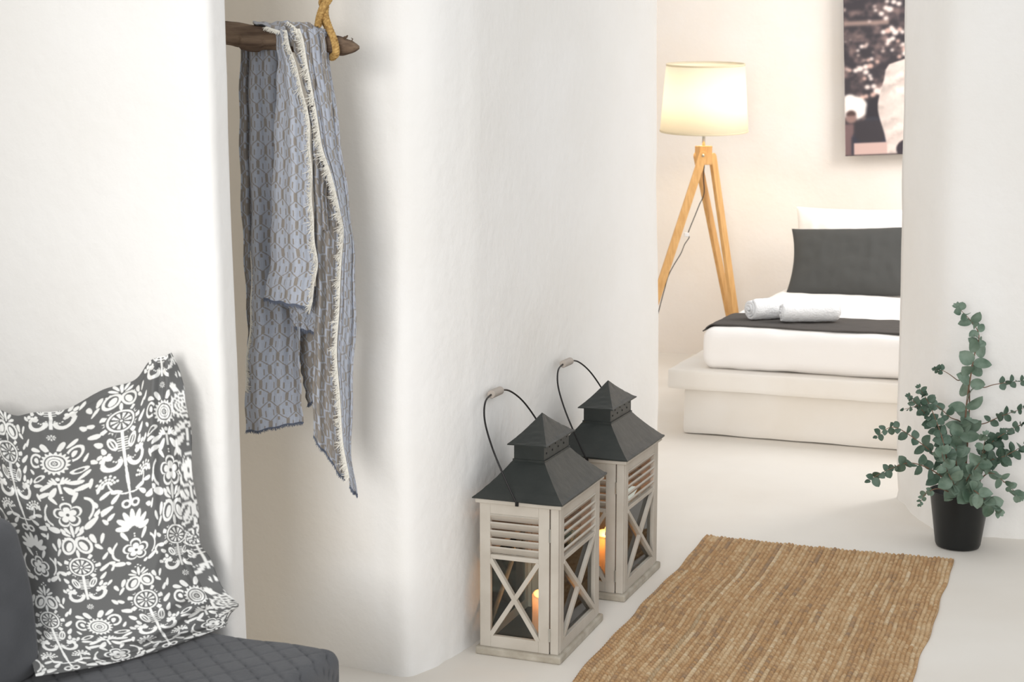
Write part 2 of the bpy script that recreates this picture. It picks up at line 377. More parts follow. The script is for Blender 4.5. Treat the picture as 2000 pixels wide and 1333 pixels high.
# ------------------------------------------------------------------ printed cushion
def ell(x, y, cx, cy, a, b, rot=0):
    c, s = math.cos(rot), math.sin(rot); dx, dy = x - cx, y - cy
    return np.sqrt(((dx * c + dy * s) / a) ** 2 + ((-dx * s + dy * c) / b) ** 2)
def drop(x, y, cx, cy, L, w, rot):          # petal, round at the far end, pointed at the near end
    c, s = math.cos(rot), math.sin(rot); dx, dy = x - cx, y - cy
    p = (dx * c + dy * s) / L; q = (-dx * s + dy * c) / w
    ww = np.clip((p + 1) / 2, 0, 1); prof = np.sqrt(np.clip(ww * (1 - ww ** 3), 0, 1)) * 1.25
    return (np.abs(p) < 1) & (np.abs(q) < prof)
def motif(x, y, kind):
    X = np.abs(x); out = np.zeros(x.shape, bool); cut = np.zeros(x.shape, bool)
    def Y(c): return ((y - c + 315) % 630) - 315
    def E(cx, cy, a, b, r=0): nonlocal out; out |= ell(X, Y(cy), cx, 0, a, b, r) < 1
    def R(cx, cy, a, b, wd, r=0):
        nonlocal out; e = ell(X, Y(cy), cx, 0, a, b, r); out |= (e < 1) & (e > 1 - wd / min(a, b))
    def D(cx, cy, L, wd, r): nonlocal out; out |= drop(X, Y(cy), cx, 0, L, wd, r)
    # wheel with petals
    yy = Y(0); rr = np.hypot(x, yy); th = np.arctan2(yy, x)
    out |= (rr < 38) & (rr > 32); out |= (rr < 28) & (rr > 8) & (np.cos(th * 10) > -0.15 + (rr < 14) * .5); out |= rr < 4
    out |= (rr > 42) & (rr < 42 + 16 * np.sqrt(np.clip(np.cos(th * 7) * .5 + .5, 0, 1))) & (np.cos(th * 14) > -0.35) & (np.abs(th - PI / 2) > .35) & (np.abs(th + PI / 2) > .6)
    # loops
    R(23, -78, 22, 31, 7, -.5); E(21, -76, 9, 17, -.5); E(0, -52, 5, 14)
    # sprout
    E(0, -128, 4.5, 22); D(14, -128, 14, 5.5, -1.0); D(20, -116, 14, 5, -.5); E(27, -104, 3, 3); E(18, -104, 3, 3); E(36, -98, 3, 3); E(8, -152, 3, 3); E(0, -160, 3.2, 3.2)
    D(52, -90, 17, 8, -1.9); D(62, -60, 15, 6, -2.2); D(68, 20, 18, 9, 2.6); D(60, 55, 15, 8, 2.2)
    # stem
    out |= (X < 4) & (yy > 36) & (yy < 150); out |= (X < 15) & (yy > 52) & (yy < 104) & (np.mod(yy, 8) < 3.5)
    R(27, 72, 11, 24, 4.5, .35); E(27, 72, 2.2, 16, .35); D(50, 84, 12, 7, 1.9)
    E(50, 106, 7, 7); E(61, 97, 7, 7); E(58, 112, 6, 6); E(38, 102, 5, 5)
    # scrolls
    cx, cy = 34, 128; e = np.hypot(X - cx, Y(cy)); wd = np.clip(13 - (Y(cy) < 0) * 3, 4, 13)
    out |= (np.abs(e - 23) < wd * .5) & ((Y(cy) > -4) | (X > cx + 2)); E(cx + 5, cy - 15, 9, 8)
    for k in range(5): E(10 + k * 6.5, 120 + 11 * math.sin(k * .8), 2.6, 2.6)
    if kind == 0:
        out |= (X < 5 - np.abs(Y(190)) / 18) & (np.abs(Y(190)) < 62)
        for k in range(7):
            for j in range(3):
                a = PI * (k + .5) / 7; E(55 + (12 + 9 * j) * math.cos(a) * .95, 196 - (12 + 9 * j) * math.sin(a), 3.9, 3.9)
        out |= np.abs(np.hypot(X - 10, Y(190)) - 42) * (Y(190) > 0) + (Y(190) <= 0) * 9 < 2.2
        D(34, 222, 16, 7, -.2); D(62, 218, 17, 7, .3); D(40, 240, 16, 7, .7)
        R(13, 262, 14, 12, 6); E(0, 250, 4, 12); D(68, 262, 20, 10, .2); D(58, 284, 12, 7, .5)
        for a, L in ((.0, 24), (.45, 24), (.9, 24), (1.35, 20)):
            E(math.sin(a) * 34, 336 - math.cos(a) * 34, 8, L, a)
        for k in range(4): E(0, 348 + k * 8, 2.6, 2.6)
        ry = 404
    else:
        rr2 = np.hypot(x, Y(182)); out |= (rr2 < 11) & (np.cos(np.arctan2(Y(182), x) * 8) > 0) & (rr2 > 2)
        D(20, 222, 20, 10, -1.0); D(48, 222, 16, 8, -.5)
        R(52, 258, 22, 25, 7, .2); D(50, 258, 10, 8, -1.2)
        yy2 = Y(275); r2 = np.hypot(x, yy2); t2 = np.arctan2(yy2, x)
        cut |= r2 < 42 + 2; out |= False
        sun = (r2 < 37 + 4 * np.cos(t2 * 18)) & (r2 > 28) | (r2 < 24) & (r2 > 17) | (r2 < 15) & (r2 > 9) | (r2 < 6) & (np.cos(t2 * 5) > -.3)
        out = (out & ~cut) | sun
        R(56, 320, 24, 9, 4, .25); D(38, 352, 26, 8, .35); D(64, 342, 18, 7, -.3); E(0, 330, 6, 6)
        for a in (.5, .85, 1.2): D(math.sin(a) * 20, 348 - math.cos(a) * 14, 14, 4, -PI / 2 + a)
        D(52, 378, 24, 9, .1); D(22, 374, 20, 10, .9); out |= (X < 3.5) & (np.abs(Y(362)) < 18)
        for k in range(3): E(0, 392 + k * 8, 2.6, 2.6)
        ry = 452
    yy3 = Y(ry); r3 = np.hypot(x, yy3); t3 = np.arctan2(yy3, x); pet = np.abs(np.cos((t3 + PI / 2) * 2.5))
    big = 24 + 18 * np.sqrt(pet); sm = 12 + 14 * np.sqrt(pet)
    out &= ~(r3 < big + 4); out |= ((r3 < big) & (r3 > big - 7)) | ((r3 < sm) & (r3 > 5))
    out |= (np.abs(np.hypot(X - 30, Y(ry - 6)) - 40) < 3.4) & (X > 52)
    D(30, ry - 52, 18, 7, -1.0); D(56, ry + 42, 22, 11, 2.7); D(28, ry + 50, 10, 7, 2.2); D(76, ry + 22, 12, 7, 2.5)
    return out
def folk_print(u, v):
    px_ = u * 725 - 55; py_ = v * 1050
    col = np.floor((px_ - 80 + 92.5) / 185); x = px_ - 80 - col * 185
    A = (np.mod(col, 2) == 0)
    ma = motif(x / 1.13, py_ - 770, 0); mb_ = motif(x / 1.13, py_ - 550, 1)
    fill = np.zeros(np.shape(px_), bool); X = np.abs(x); q = np.mod(py_ + np.where(A, 0, 220), 630)
    for cy, L, w_, ro in ((60, 15, 7, -1.2), (118, 14, 7, 2.4), (240, 13, 7, -.8), (330, 15, 7, 1.0), (430, 12, 6, 2.2), (520, 15, 7, -1.3), (590, 12, 6, 1.2)):
        fill |= drop(X, q, 84, cy, L, w_, ro)
    return np.where(A, ma, mb_) | fill
def coons(top, bot, left, right, nu, nv):
    T = spline(top, nu); B = spline(bot, nu); L = spline(left, nv); R = spline(right, nv)
    u = np.linspace(0, 1, nu)[None, :, None]; v = np.linspace(0, 1, nv)[:, None, None]
    return (1 - v) * T[None] + v * B[None] + (1 - u) * L[:, None] + u * R[:, None] - ((1 - u) * (1 - v) * T[0] + u * (1 - v) * T[-1] + (1 - u) * v * B[0] + u * v * B[-1])
def cushion():
    def pt(x, y, Y): return at(x, y, Y)
    bl = gp(70, 1322, .425); br = gp(440, 1224, .41)
    tl = at(-50, 790, 3.0); tr = at(327, 694, 2.845)
    top = [tl, at(-10, 797, 2.97), at(30, 812, 2.945), at(66, 806, 2.925), at(128, 800, 2.90), at(200, 762, 2.88), at(262, 743, 2.87), at(293, 705, 2.855), tr]
    right = [tr, at(334, 790, 2.81), at(347, 900, 2.80), at(358, 1030, 2.79), at(372, 1100, 2.79), at(412, 1180, 2.80), br]
    bot = [bl] + [bl + (br - bl) * t + Vector((0, -.01, -.012)) * math.sin(t * PI) for t in (.25, .5, .75)] + [br]
    left = [tl, at(-20, 950, 2.86), at(30, 1090, 2.75), at(45, 1220, 2.66), bl]
    nu, nv = 620, 860
    P = coons(top, bot, left, right, nu, nv)
    u = np.linspace(0, 1, nu)[None, :]; v = np.linspace(0, 1, nv)[:, None]
    bul = (1 - np.abs(2 * u - 1) ** 3.2) ** .8 * (1 - np.abs(2 * v - 1) ** 3.2) ** .8
    N = np.array((.10, -.93, .34)); N /= np.linalg.norm(N)
    wr = np.zeros((nv, nu))
    # creases running in from the corners and along the seams
    for (cu, cv, du, dv, amp, wd, ln) in ((.02, .12, .8, .6, .008, .020, .22), (.17, .1, .4, .9, .010, .018, .2), (.45, .06, .1, 1, .006, .02, .14), (.93, .12, -.2, 1, .010, .022, .3), (.95, .8, -1, .12, .009, .018, .35),
                                      (.9, .87, -1, .22, .011, .018, .45), (.7, .95, -1, -.2, .007, .016, .3), (.3, .93, .8, -.3, .006, .02, .25), (.97, .5, -.5, .5, .005, .02, .2), (.03, .85, .6, -.5, .006, .02, .2)):
        l = math.hypot(du, dv); du /= l; dv /= l
        a = (u - cu) * du + (v - cv) * dv; b = -(u - cu) * dv + (v - cv) * du
        wr += -amp * np.exp(-(b / wd) ** 2) * np.exp(-(a / ln) ** 2) + amp * .7 * np.exp(-((b - wd * 1.7) / wd) ** 2) * np.exp(-(a / ln) ** 2)
    wr += .002 * np.sin(u * 23 + 4 * v) * np.sin(v * 17 + 3 * u)
    edge = np.minimum(np.minimum(u, 1 - u) * .45, np.minimum(v, 1 - v) * .6)
    wr *= np.clip(edge / .02, 0, 1)
    seam = -0.006 * np.exp(-((edge - .016) / .005) ** 2)
    front = P + N[None, None] * (bul * .062 + wr + seam)[..., None]
    mask = folk_print(u * np.ones_like(v), v * np.ones_like(u))
    # soft print edge: light box filter
    mk = mask.astype(float)
    mk = (mk + np.roll(mk, 1, 0) + np.roll(mk, 1, 1) + np.roll(np.roll(mk, 1, 0), 1, 1)) / 4
    g = lin(np.array([106, 106, 105]) / 255); wt = lin(np.array([240, 239, 235]) / 255)
    cf = g + (wt - g) * mk[..., None]
    st = 4
    Pb = P[::st, ::st]; bb_ = bul[::st, ::st]
    back = Pb - N[None, None] * (bb_ * .05)[..., None]
    ms = mk[::st, ::st]; cb = g + (wt - g) * ms[..., None]
    mb = MB(); mb.grid(front); nf = len(mb.v)
    k = len(mb.f); mb.grid(back); mb.f[k:] = [tuple(reversed(q)) for q in mb.f[k:]]
    cols = np.vstack([cf.reshape(-1, 3), cb.reshape(-1, 3)])
    org = gp(260, 1275, .41)
    t = thing('printed_cushion', 'square grey cushion printed with white folk flowers leaning on the sofa', 'cushion', tuple(org))
    o = obj('cover', mb, M['print'], t, colors=cols, smooth=True, inv=Matrix.Translation(-org))
    # flange frill behind the right edge and the stitched lip
    R = spline(right, 160); vv = np.linspace(0, 1, 160)
    wdt = .020 + .010 * np.sin(vv * 9 + 1) * np.clip(vv * 3, 0, 1) + .012 * np.exp(-((vv - .42) / .16) ** 2) + .014 * np.exp(-((vv - .86) / .07) ** 2)
    wdt *= np.clip(vv * 8, 0, 1) * np.clip((1 - vv) * 10, 0, 1)
    Q = np.zeros((160, 14, 3)); C = np.zeros((160, 14, 3))
    for j in range(14):
        s = j / 13
        Q[:, j] = R + np.outer(wdt * s, (1, 0.05, 0)) + np.outer(.03 * s + .012 * s * np.sin(vv * 30), (0, 1, 0)) 
        C[:, j] = g + (wt - g) * (folk_print(.9 + .07 * s + 0 * vv, vv * .9 + .03).astype(float))[:, None]
    m2 = MB().grid(Q)
    obj('flange', m2, M['print'], t, colors=C.reshape(-1, 3), smooth=True, inv=Matrix.Translation(-org), thick=.002)
cushion()

# ------------------------------------------------------------------ driftwood pole, rope, throw
PY = 3.35
a0 = at(330, 60, PY + .03); a1 = at(445, 66, PY); a2 = at(470, 72, PY); a3 = at(650, 90, PY); a4 = at(700, 93, PY)
path = [a0, at(390, 62, PY + .01), a1, at(490, 71, PY), at(560, 78, PY), at(610, 84, PY), at(648, 88, PY), at(670, 91, PY), at(690, 92, PY), at(702, 93, PY)]
rads = [.026, .026, .0255, .029, .024, .024, .023, .020, .012, .003]
pp = spline(path, 90); rr_ = np.interp(np.linspace(0, 9, 90), range(10), rads)
mb = MB(); mb.tube([tuple(q) for q in pp], list(rr_), 28)
cpt = a2
vs = []
for i, q in enumerate(mb.v):
    c = Vector(pp[min(i // 28, 89)]); d = Vector(q) - c; k = 1 + .24 * nz(q[0] * 1.2, q[1] * 5, q[2] * 5, 9) + .16 * nz(q[0] * .8, q[1] * 9, q[2] * 9, 18)
    if d.z < 0 and 480 < 1000 + q[0] / q[1] * F_PX < 520: k += .18
    vs.append(tuple(c + d * k))
mb.v = vs
pole = thing('driftwood_pole', 'weathered brown driftwood pole hung level in the alcove', 'branch', tuple(cpt))
obj('stick', mb, M['drift'], pole, smooth=True, inv=Matrix.Translation(-cpt))
mb = MB(); t1 = at(672, 74, PY - .01); mb.tube([t1, at(677, 72, PY - .012), at(679, 69.5, PY - .015)], [.003, .0025, .0015], 6)
mb.tube([at(686, 82, PY), at(689, 76, PY - .005), at(686, 74, PY - .006)], [.0016, .0012, .0008], 6)
obj('twig', mb, M['drift'], pole, smooth=True, inv=Matrix.Translation(-cpt))

def rope_strands(mb, pts, R=.0075, n=150, tw=26, strands=3):
    P = spline(pts, n); prev = None; fr = []
    for i in range(n):
        d = Vector(P[min(i + 1, n - 1)] - P[max(i - 1, 0)]).normalized()
        if prev is None: prev = d.orthogonal().normalized()
        x = (prev - d * prev.dot(d)).normalized(); prev = x; fr.append((Vector(P[i]), x, d.cross(x)))
    ln = sum((fr[i + 1][0] - fr[i][0]).length for i in range(n - 1))
    for s in range(strands):
        pts_ = []
        for i, (c, x, y) in enumerate(fr):
            a = 2 * PI * (s / strands + i / (n - 1) * ln * tw); pts_.append(c + (x * math.cos(a) + y * math.sin(a)) * R * .55)
        mb.tube(pts_, R * .62, 7)
rope = MB()
rope_strands(rope, [at(648, 112, PY + .0), at(656, 104, PY - .034), at(653, 80, PY - .040), at(642, 52, PY - .030), at(635, 28, PY - .015), at(636, 0, PY - .01), at(632, -60, PY), at(634, -160, PY + .01), at(634, -330, PY + .02)], n=260)
rope_strands(rope, [at(621, 50, PY - .012), at(625, 30, PY - .022), at(632, 12, PY - .026), at(644, -8, PY - .02), at(640, -60, PY - .012), at(636, -120, PY - .008), at(636, -325, PY + .02)], n=220)
rope_strands(rope, [at(648, 112, PY + .0), at(652, 108, PY + .028), at(651, 84, PY + .036), at(640, 58, PY + .026), at(630, 20, PY + .012), at(630, -20, PY + .006), at(630, -60, PY + .01)], n=160)
ro = at(634, -330, PY + .02)
o = obj('hanging_rope', rope, M['rope'], origin=tuple(ro), smooth=True)
finish(o, 'twisted golden rope looped around the right end of the driftwood pole', 'rope')

# throw -----------------------------------------------------------
BLUE = lin(np.array([172, 177, 188]) / 255); BRN = lin(np.array([142, 135, 127]) / 255)
def weave(a, b, inverse=False):
    """interlocking geometric weave; a across, b down, metres of cloth"""
    pa = .046; pb = .064
    x = a / pa; y = b / pb; fx = np.mod(x, 1); fy = np.mod(y, 1)
    T = np.abs(2 * fx - 1)
    def near(q, c): return np.abs(np.mod(fy - c + .5, 1) - .5) < q
    zig = near(.022, .24 * T) | near(.022, .5 + .24 * (1 - T))
    c0 = np.minimum(fx, 1 - fx); c1 = np.abs(fx - .5)
    bars = ((c0 < .10) & (fy > .24) & (fy < .50)) | ((c1 < .10) & (fy > .74))
    inner = ((c1 < .065) & (fy > .10) & (fy < .24)) | ((c0 < .065) & (fy > .60) & (fy < .74)) \
        | ((np.abs(c1 - .20) < .04) & (fy > .34) & (fy < .56)) | ((np.abs(c0 - .20) < .03) & (np.mod(fy - .84, 1) < .22)) 
    m = zig | bars | inner
    m = m.astype(float)
    return 1 - m if inverse else m
throw_mb = MB(); throw_cols = []; fringe = MB(); hem = MB()
tr_org = at(575, 60, PY)
def tuft(mb, p, d, L, w):
    p = Vector(p); d = Vector(d).normalized(); side = Vector((random.uniform(-1, 1), random.uniform(-1, 1), random.uniform(-1, 1))) * .35
    p1 = p + d * L * .55; p2 = p1 + (d + side).normalized() * L * .5
    mb.tube([p, p1, p2], [w, w * .8, w * .25], 4)
def panel(left, right, Yl, Yr, folds, width, inverse=False, n=(46, 190), a0=0, b0=0, hem_bottom=True, fr_left=False, fr_right=False, amp=.010, phase=0, fy=(0, 1), frl_dir=-1, frr_dir=1):
    """sheet between two edges (lists of px, py); Yl, Yr distance down each edge"""
    nu, nv = n
    Ll = [at(x, y, Y) for (x, y), Y in zip(left, Yl)]; Rl = [at(x, y, Y) for (x, y), Y in zip(right, Yr)]
    L = spline(Ll, nv); R = spline(Rl, nv)
    u = np.linspace(0, 1, nu); v = np.linspace(0, 1, nv)
    P = L[:, None] * (1 - u)[None, :, None] + R[:, None] * u[None, :, None]
    w_ = np.zeros((nv, nu))
    for k, (f, am, ph) in enumerate(folds):
        w_ += 1.5 * am * np.sin(2 * PI * f * u[None] + ph + 1.1 * np.sin(2.3 * v[:, None] + k)) * (.5 + .5 * np.sin(1.5 * v[:, None] * PI * .6 + .5))
    w_ += .0006 * np.sin(u[None] * 61 + 3 * np.sin(v[:, None] * 9)) 
    P[..., 1] += w_
    P[..., 0] += .0015 * np.sin(v * 40 + phase)[:, None]
    # frayed, slightly wavy hem
    P[-1, :, 2] += .0015 * np.sin(u * 21)
    # distance down the cloth and across it
    ds = np.concatenate([[0], np.cumsum(np.linalg.norm(np.diff(P[:, nu // 2], axis=0), axis=1))])
    A = a0 + u[None] * width + 0 * v[:, None]; B = b0 + ds[:, None] + 0 * u[None]
    m = weave(A, B, inverse)
    cr = BLUE + (BRN - BLUE) * m[..., None]
    cr = cr * (1 - .12 * (np.mod(A / .0034 + .3 * np.sin(B * 90), 1) > .6))[..., None]        # woven ribs
    throw_mb.grid(P); throw_cols.append(cr.reshape(-1, 3))
    if hem_bottom:
        for i in range(0, nu - 1):
            for _ in range(2):
                t = random.random(); q = P[-1, i] * (1 - t) + P[-1, i + 1] * t
                tuft(hem, q, (random.uniform(-.5, .5), -.1, -1), random.uniform(.004, .009), .0009)
        hem.tube([tuple(q) for q in P[-1]], .0016, 5)
    for flag, j, dr in ((fr_left, 0, frl_dir), (fr_right, -1, frr_dir)):
        if not flag: continue
        i0, i1 = int(flag[0] * (nv - 1)), int(flag[1] * (nv - 1))
        fringe.tube([tuple(q + np.array((0, -.002, 0))) for q in P[i0:i1, j]], .0016, 5)
        for i in range(i0, i1 - 1):
            big = .35 + .9 * max(0, math.sin(i * .31 + j) * math.sin(i * .083 + 1))
            for _ in range(3):
                t = random.random(); q = P[i, j] * (1 - t) + P[i + 1, j] * t
                tuft(fringe, q + np.array((0, -.002, 0)), (dr * random.uniform(.4, 1.1), random.uniform(-.5, .1), random.uniform(-.9, .1)), random.uniform(.007, .019) * (.5 + big * .8), .0011)
F3 = [(1.5, .010, .4), (3.2, .005, 1.2)]
# A back left panel, hangs behind everything
panel([(478, 80), (480, 250), (487, 450), (490, 600), (480, 730), (479, 843)], [(560, 80), (572, 250), (578, 450), (585, 600), (588, 740), (592, 826)],
      [PY + .05, PY + .06, PY + .06, PY + .04, PY + .0, PY - .01], [PY + .04, PY + .05, PY + .05, PY + .03, PY - .0, PY - .01],
      [(1.0, .020, 2.2), (2.6, .008, .4)], .16, n=(110, 560), fr_left=(0.02, .86), a0=.0, frl_dir=.5)
# narrow greyish outer turn of the same edge
panel([(470, 84), (467, 230), (470, 380), (477, 520), (483, 640), (484, 700)], [(486, 84), (486, 230), (492, 380), (495, 520), (494, 640), (487, 700)],
      [PY + .055] * 6, [PY + .075] * 6, [(1.0, .004, 0)], .035, True, n=(24, 300), hem_bottom=False, a0=.3)
# small back swags seen between the long tails
panel([(572, 590), (580, 680), (590, 740), (600, 792)], [(640, 600), (628, 680), (618, 740), (612, 780)], [PY + .07] * 4, [PY + .08] * 4, [(1.2, .008, 0)], .07, True, n=(60, 180), a0=.1, b0=.5)
panel([(545, 560), (565, 605), (574, 640)], [(632, 560), (628, 610), (618, 650)], [PY + .02] * 3, [PY + .03] * 3, [(1.3, .006, 1)], .09, n=(60, 90), a0=.2, b0=.2)
# B right long tail (inner half, brown side)
panel([(598, 62), (606, 140), (611, 250), (612, 400), (616, 560), (612, 700), (611, 852)], [(634, 66), (644, 160), (660, 330), (676, 480), (672, 640), (672, 790), (672, 938)],
      [PY - .034, PY - .036, PY - .03, PY - .022, PY - .015, PY - .01, PY - .01], [PY - .034, PY - .02, PY - .01, PY - .0, PY, PY, PY],
      [(1.6, .009, 2.0), (3.4, .004, .5)], .13, True, n=(90, 640), a0=.02)
# C right long tail (outer half, blue side) with the white fringe on its inner edge
panel([(584, 56), (598, 115), (620, 250), (640, 330), (663, 410), (668, 480), (660, 600), (658, 720), (668, 850), (682, 950)],
      [(634, 58), (645, 130), (661, 250), (674, 345), (686, 440), (693, 520), (694, 640), (689, 760), (686, 880), (697, 968)],
      [PY - .048, PY - .058, PY - .056, PY - .054, PY - .050, PY - .044, PY - .04, PY - .04, PY - .036, PY - .03], [PY - .026, PY - .018, PY - .006, PY + .0, PY, PY, PY, PY, PY, PY],
      [(1.3, .008, .4), (4.1, .003, .2)], .085, n=(70, 680), fr_left=(.0, .985), a0=.09, frl_dir=-.6)
# D broad light panel in front
panel([(536, 62), (541, 110), (538, 180), (533, 300), (529, 420), (526, 520), (513, 584)], [(556, 50), (572, 110), (600, 220), (607, 330), (610, 430), (618, 520), (606, 600)],
      [PY - .037, PY - .042, PY - .044, PY - .046, PY - .048, PY - .05, PY - .05], [PY - .037, PY - .048, PY - .055, PY - .058, PY - .06, PY - .06, PY - .06],
      [(.8, .010, 1.0), (2.2, .004, 2.5)], .135, n=(110, 460), fr_right=(.03, 1.0), a0=.03, frr_dir=-.25)
# E folds between D and C near the top
panel([(552, 44), (568, 80), (590, 150), (603, 220), (612, 330), (616, 450)], [(606, 44), (612, 90), (618, 160), (626, 230), (636, 330), (640, 450)],
      [PY - .030, PY - .042, PY - .040, PY - .038, PY - .034, PY - .028], [PY - .030, PY - .038, PY - .034, PY - .03, PY - .024, PY - .018],
      [(2.2, .006, .2)], .06, True, n=(60, 380), hem_bottom=False, a0=.17)
# over the pole
arch = []
for s, (xa, ya_l, za) in enumerate([]): pass
nu, nv = 120, 90
u = np.linspace(0, 1, nu); P = np.zeros((nv, nu, 3))
xl, xr = 490, 637
for j in range(nu):
    t = u[j]; lim = 1.0 if t > .36 else .64 + .14 * (t / .36) ** 1.5
    for i in range(nv):
        fi = i / (nv - 1) * lim; th = -0.35 + (PI + .75) * fi        # from the back over the top to the front
        pxx = xl + (xr - xl) * t + 12 * math.sin(t * PI) * (1 - fi)
        c = at(pxx, 71 + 17 * t, PY); r = .0285 + .0015 * math.sin(t * 19 + .8 * math.sin(th * 1.5)) + .011 * math.sin(min(t * 1.3, 1) * PI * .5) * math.sin(t * PI) ** .5 * (.4 + .6 * math.sin(th)) + .0012 * math.sin(t * 43 + th)
        P[i, j] = (c.x + .012 * fi * (1 - t), c.y + r * math.cos(th), c.z + r * 1.10 * math.sin(th))
A = u[None] * .17 + .3 + 0 * u[:nv, None] if False else (u[None, :] * .17 + .3 + np.zeros((nv, 1)))
B = np.zeros((1, nu)) + (np.linspace(0, .12, nv))[:, None]
m = weave(A, B); cr = BLUE + (BRN - BLUE) * np.clip(m + .35 * (u[None] < .4), 0, 1)[..., None]
throw_mb.grid(P); throw_cols.append(cr.reshape(-1, 3))
# fringed edge crossing the pole
eg = [at(520, 52, PY - .036), at(533, 56, PY - .044), at(546, 60, PY - .048)]
for q in spline(eg, 26):
    for _ in range(3): tuft(fringe, q, (random.uniform(-1, .2), -.3, random.uniform(-1, -.2)), random.uniform(.006, .013), .0010)
for q in spline([at(562, 42, PY - .036), at(578, 56, PY - .048), at(583, 72, PY - .052)], 26):
    for _ in range(3): tuft(fringe, q, (random.uniform(-.6, .6), -.3, random.uniform(-1, -.2)), random.uniform(.005, .011), .0010)
throw = thing('throw_blanket', 'pale blue and taupe patterned cotton throw with white fringe draped over the driftwood pole', 'blanket', tuple(tr_org))
ti = Matrix.Translation(-tr_org)
obj('cloth', throw_mb, M['throw'], throw, smooth=True, colors=np.vstack(throw_cols), inv=ti, thick=.0015)
finish(obj('fringe', fringe, M['fringe'], throw, inv=ti), 'white looped cotton fringe')
finish(obj('frayed_hem', hem, M['hem'], throw, inv=ti), 'dark grey frayed hem threads')

# ------------------------------------------------------------------ lanterns
LW, LD = .243, .380
def make_lantern(loc, label):
    t = thing('lantern', label, 'lantern', loc, (0, 0, -TH), 'tall candle lanterns on the floor')
    hw, hd = LW / 2, LD / 2
    obj('base', MB().box(-hw, hw, -hd, hd, 0, .022), M['paint_worn'], t, bevel=.005)
    bw, bd = hw - .011, hd - .011; z0, z1 = .022, .418; pw = .022
    # inner floor plate
    obj('floor_plate', MB().box(-bw + .004, bw - .004, -bd + .004, bd - .004, .022, .026), M['zinc'], t)
    for sx in (-1, 1):
        for sy in (-1, 1):
            x0, x1 = sorted((sx * bw, sx * (bw - pw))); y0, y1 = sorted((sy * bd, sy * (bd - pw)))
            obj('corner_post', MB().box(x0, x1, y0, y1, z0, z1), M['paint'], t, bevel=.0015)
    def face(width, mx, name):
        """panel in local x (across), z up, outward -y, between the posts"""
        h = z1 - z0; st = .030; tp = .028; bt = .032; lz = z1 - tp - .112
        T = .014
        mb = MB(); a, b = -width / 2, width / 2
        mb.box(a, a + st, 0, T, z0, z1, mx); mb.box(b - st, b, 0, T, z0, z1, mx)
        mb.box(a + st, b - st, 0, T, z1 - tp, z1, mx); mb.box(a + st, b - st, 0, T, z0, z0 + bt, mx)
        mb.box(a + st, b - st, .001, T, lz - .012, lz, mx)
        o = obj(name, mb, M['paint'], t, bevel=.001)
        for k in range(5):
            zc = z1 - tp - .112 + .0115 + k * .0224
            tilt = mx @ Matrix.Translation((0, .008, zc)) @ Matrix.Rotation(math.radians(-50), 4, 'X')
            obj('louvre_slat', MB().box(a + st, b - st, -.0120, .0120, -.0026, .0026, tilt), M['paint'], o)
        # crossed bars
        zl, zh = z0 + bt, lz - .012; mm = MB()
        for s in (1, -1):
            p0 = mx @ Vector((s * (a + st), .005, zl)); p1 = mx @ Vector((s * (b - st), .005, zh))
            n_ = (mx.to_3x3() @ Vector((0, -1, 0))); mm.beam(p0, p1, .012, .012 - .001 * s, up=n_)
        obj('cross_brace', mm, M['paint'], o)
        obj('glass_pane', MB().box(a + st - .002, b - st + .002, T - .003, T - .001, zl, zh, mx), M['glass'], o)
        return o
    wf = 2 * (bw - pw); wd = 2 * (bd - pw)
    # the door covers the left post side of the front, its hinge runs beside the right post
    front = face(2 * bw - pw - .003, Matrix.Translation((-pw / 2 - .0015, -bd - .001, 0)), 'door')
    face(wf, Matrix.Translation((0, bd, 0)) @ Matrix.Rotation(PI, 4, 'Z'), 'back_panel')
    face(wd + .016, Matrix.Translation((bw + .001, 0, 0)) @ Matrix.Rotation(PI / 2, 4, 'Z'), 'side_panel')
    face(wd + .016, Matrix.Translation((-bw - .001, 0, 0)) @ Matrix.Rotation(-PI / 2, 4, 'Z'), 'side_panel')
    for zz in (.075, .345):
        obj('hinge', MB().box(bw - pw - .0035, bw - pw + .0015, -bd - .004, -bd + .004, zz - .018, zz + .018), M['steel'], t, bevel=.0008)
    # cornice under the roof
    mb = MB().box(-hw + .001, hw - .001, -hd + .001, hd - .001, z1, z1 + .013)
    obj('cornice', mb, M['paint'], t, bevel=.003)
    # hipped skirt roof with a slight flare
    def rings(prof, ex=None):
        mb = MB(); n = 12; P = np.zeros((len(prof), 4 * n + 1, 3))
        for i, (x, y, z) in enumerate(prof):
            cs = [(-x, -y), (x, -y), (x, y), (-x, y), (-x, -y)]; row = []
            for (xa, ya), (xb, yb) in zip(cs, cs[1:]):
                for k in range(n):
                    f = k / n; row.append((xa + (xb - xa) * f, ya + (yb - ya) * f, z + .0016 * nz(xa + f, ya + i, z, 3)))
            row.append(row[0]); P[i] = row
        mb.grid(P); return mb
    zr = z1 + .013; cw, cd = .0425, .102; zc = .523
    prof = [(hw - .002, hd - .002, zr), (hw + .005, hd + .005, zr), (hw + .005, hd + .005, zr + .0035)]
    for k in range(1, 13):
        f = k / 12; e = f - .10 * math.sin(f * PI); zz = zr + .0035 + (zc - zr - .0035) * (f ** 1.18)
        prof.append((hw + .005 + (cw - hw - .005) * f, hd + .005 + (cd - hd - .005) * f, zz))
    obj('roof', rings(prof), M['zinc'], t)
    mb = MB().box(-cw, cw, -cd, cd, zc - .002, .570); mb.box(-cw - .003, cw + .003, -cd - .003, cd + .003, zc - .004, zc + .002)
    nf = len(mb.f)
    for s in (-1, 1):
        for k in range(8):
            yy = -cd + .02 + k * (2 * cd - .04) / 7; zz = .548 + (.008 if k % 2 else -.006)
            mb.box(s * (cw + .0006) - .0006, s * (cw + .0006) + .0006, yy - .0024, yy + .0024, zz - .0024, zz + .0024)
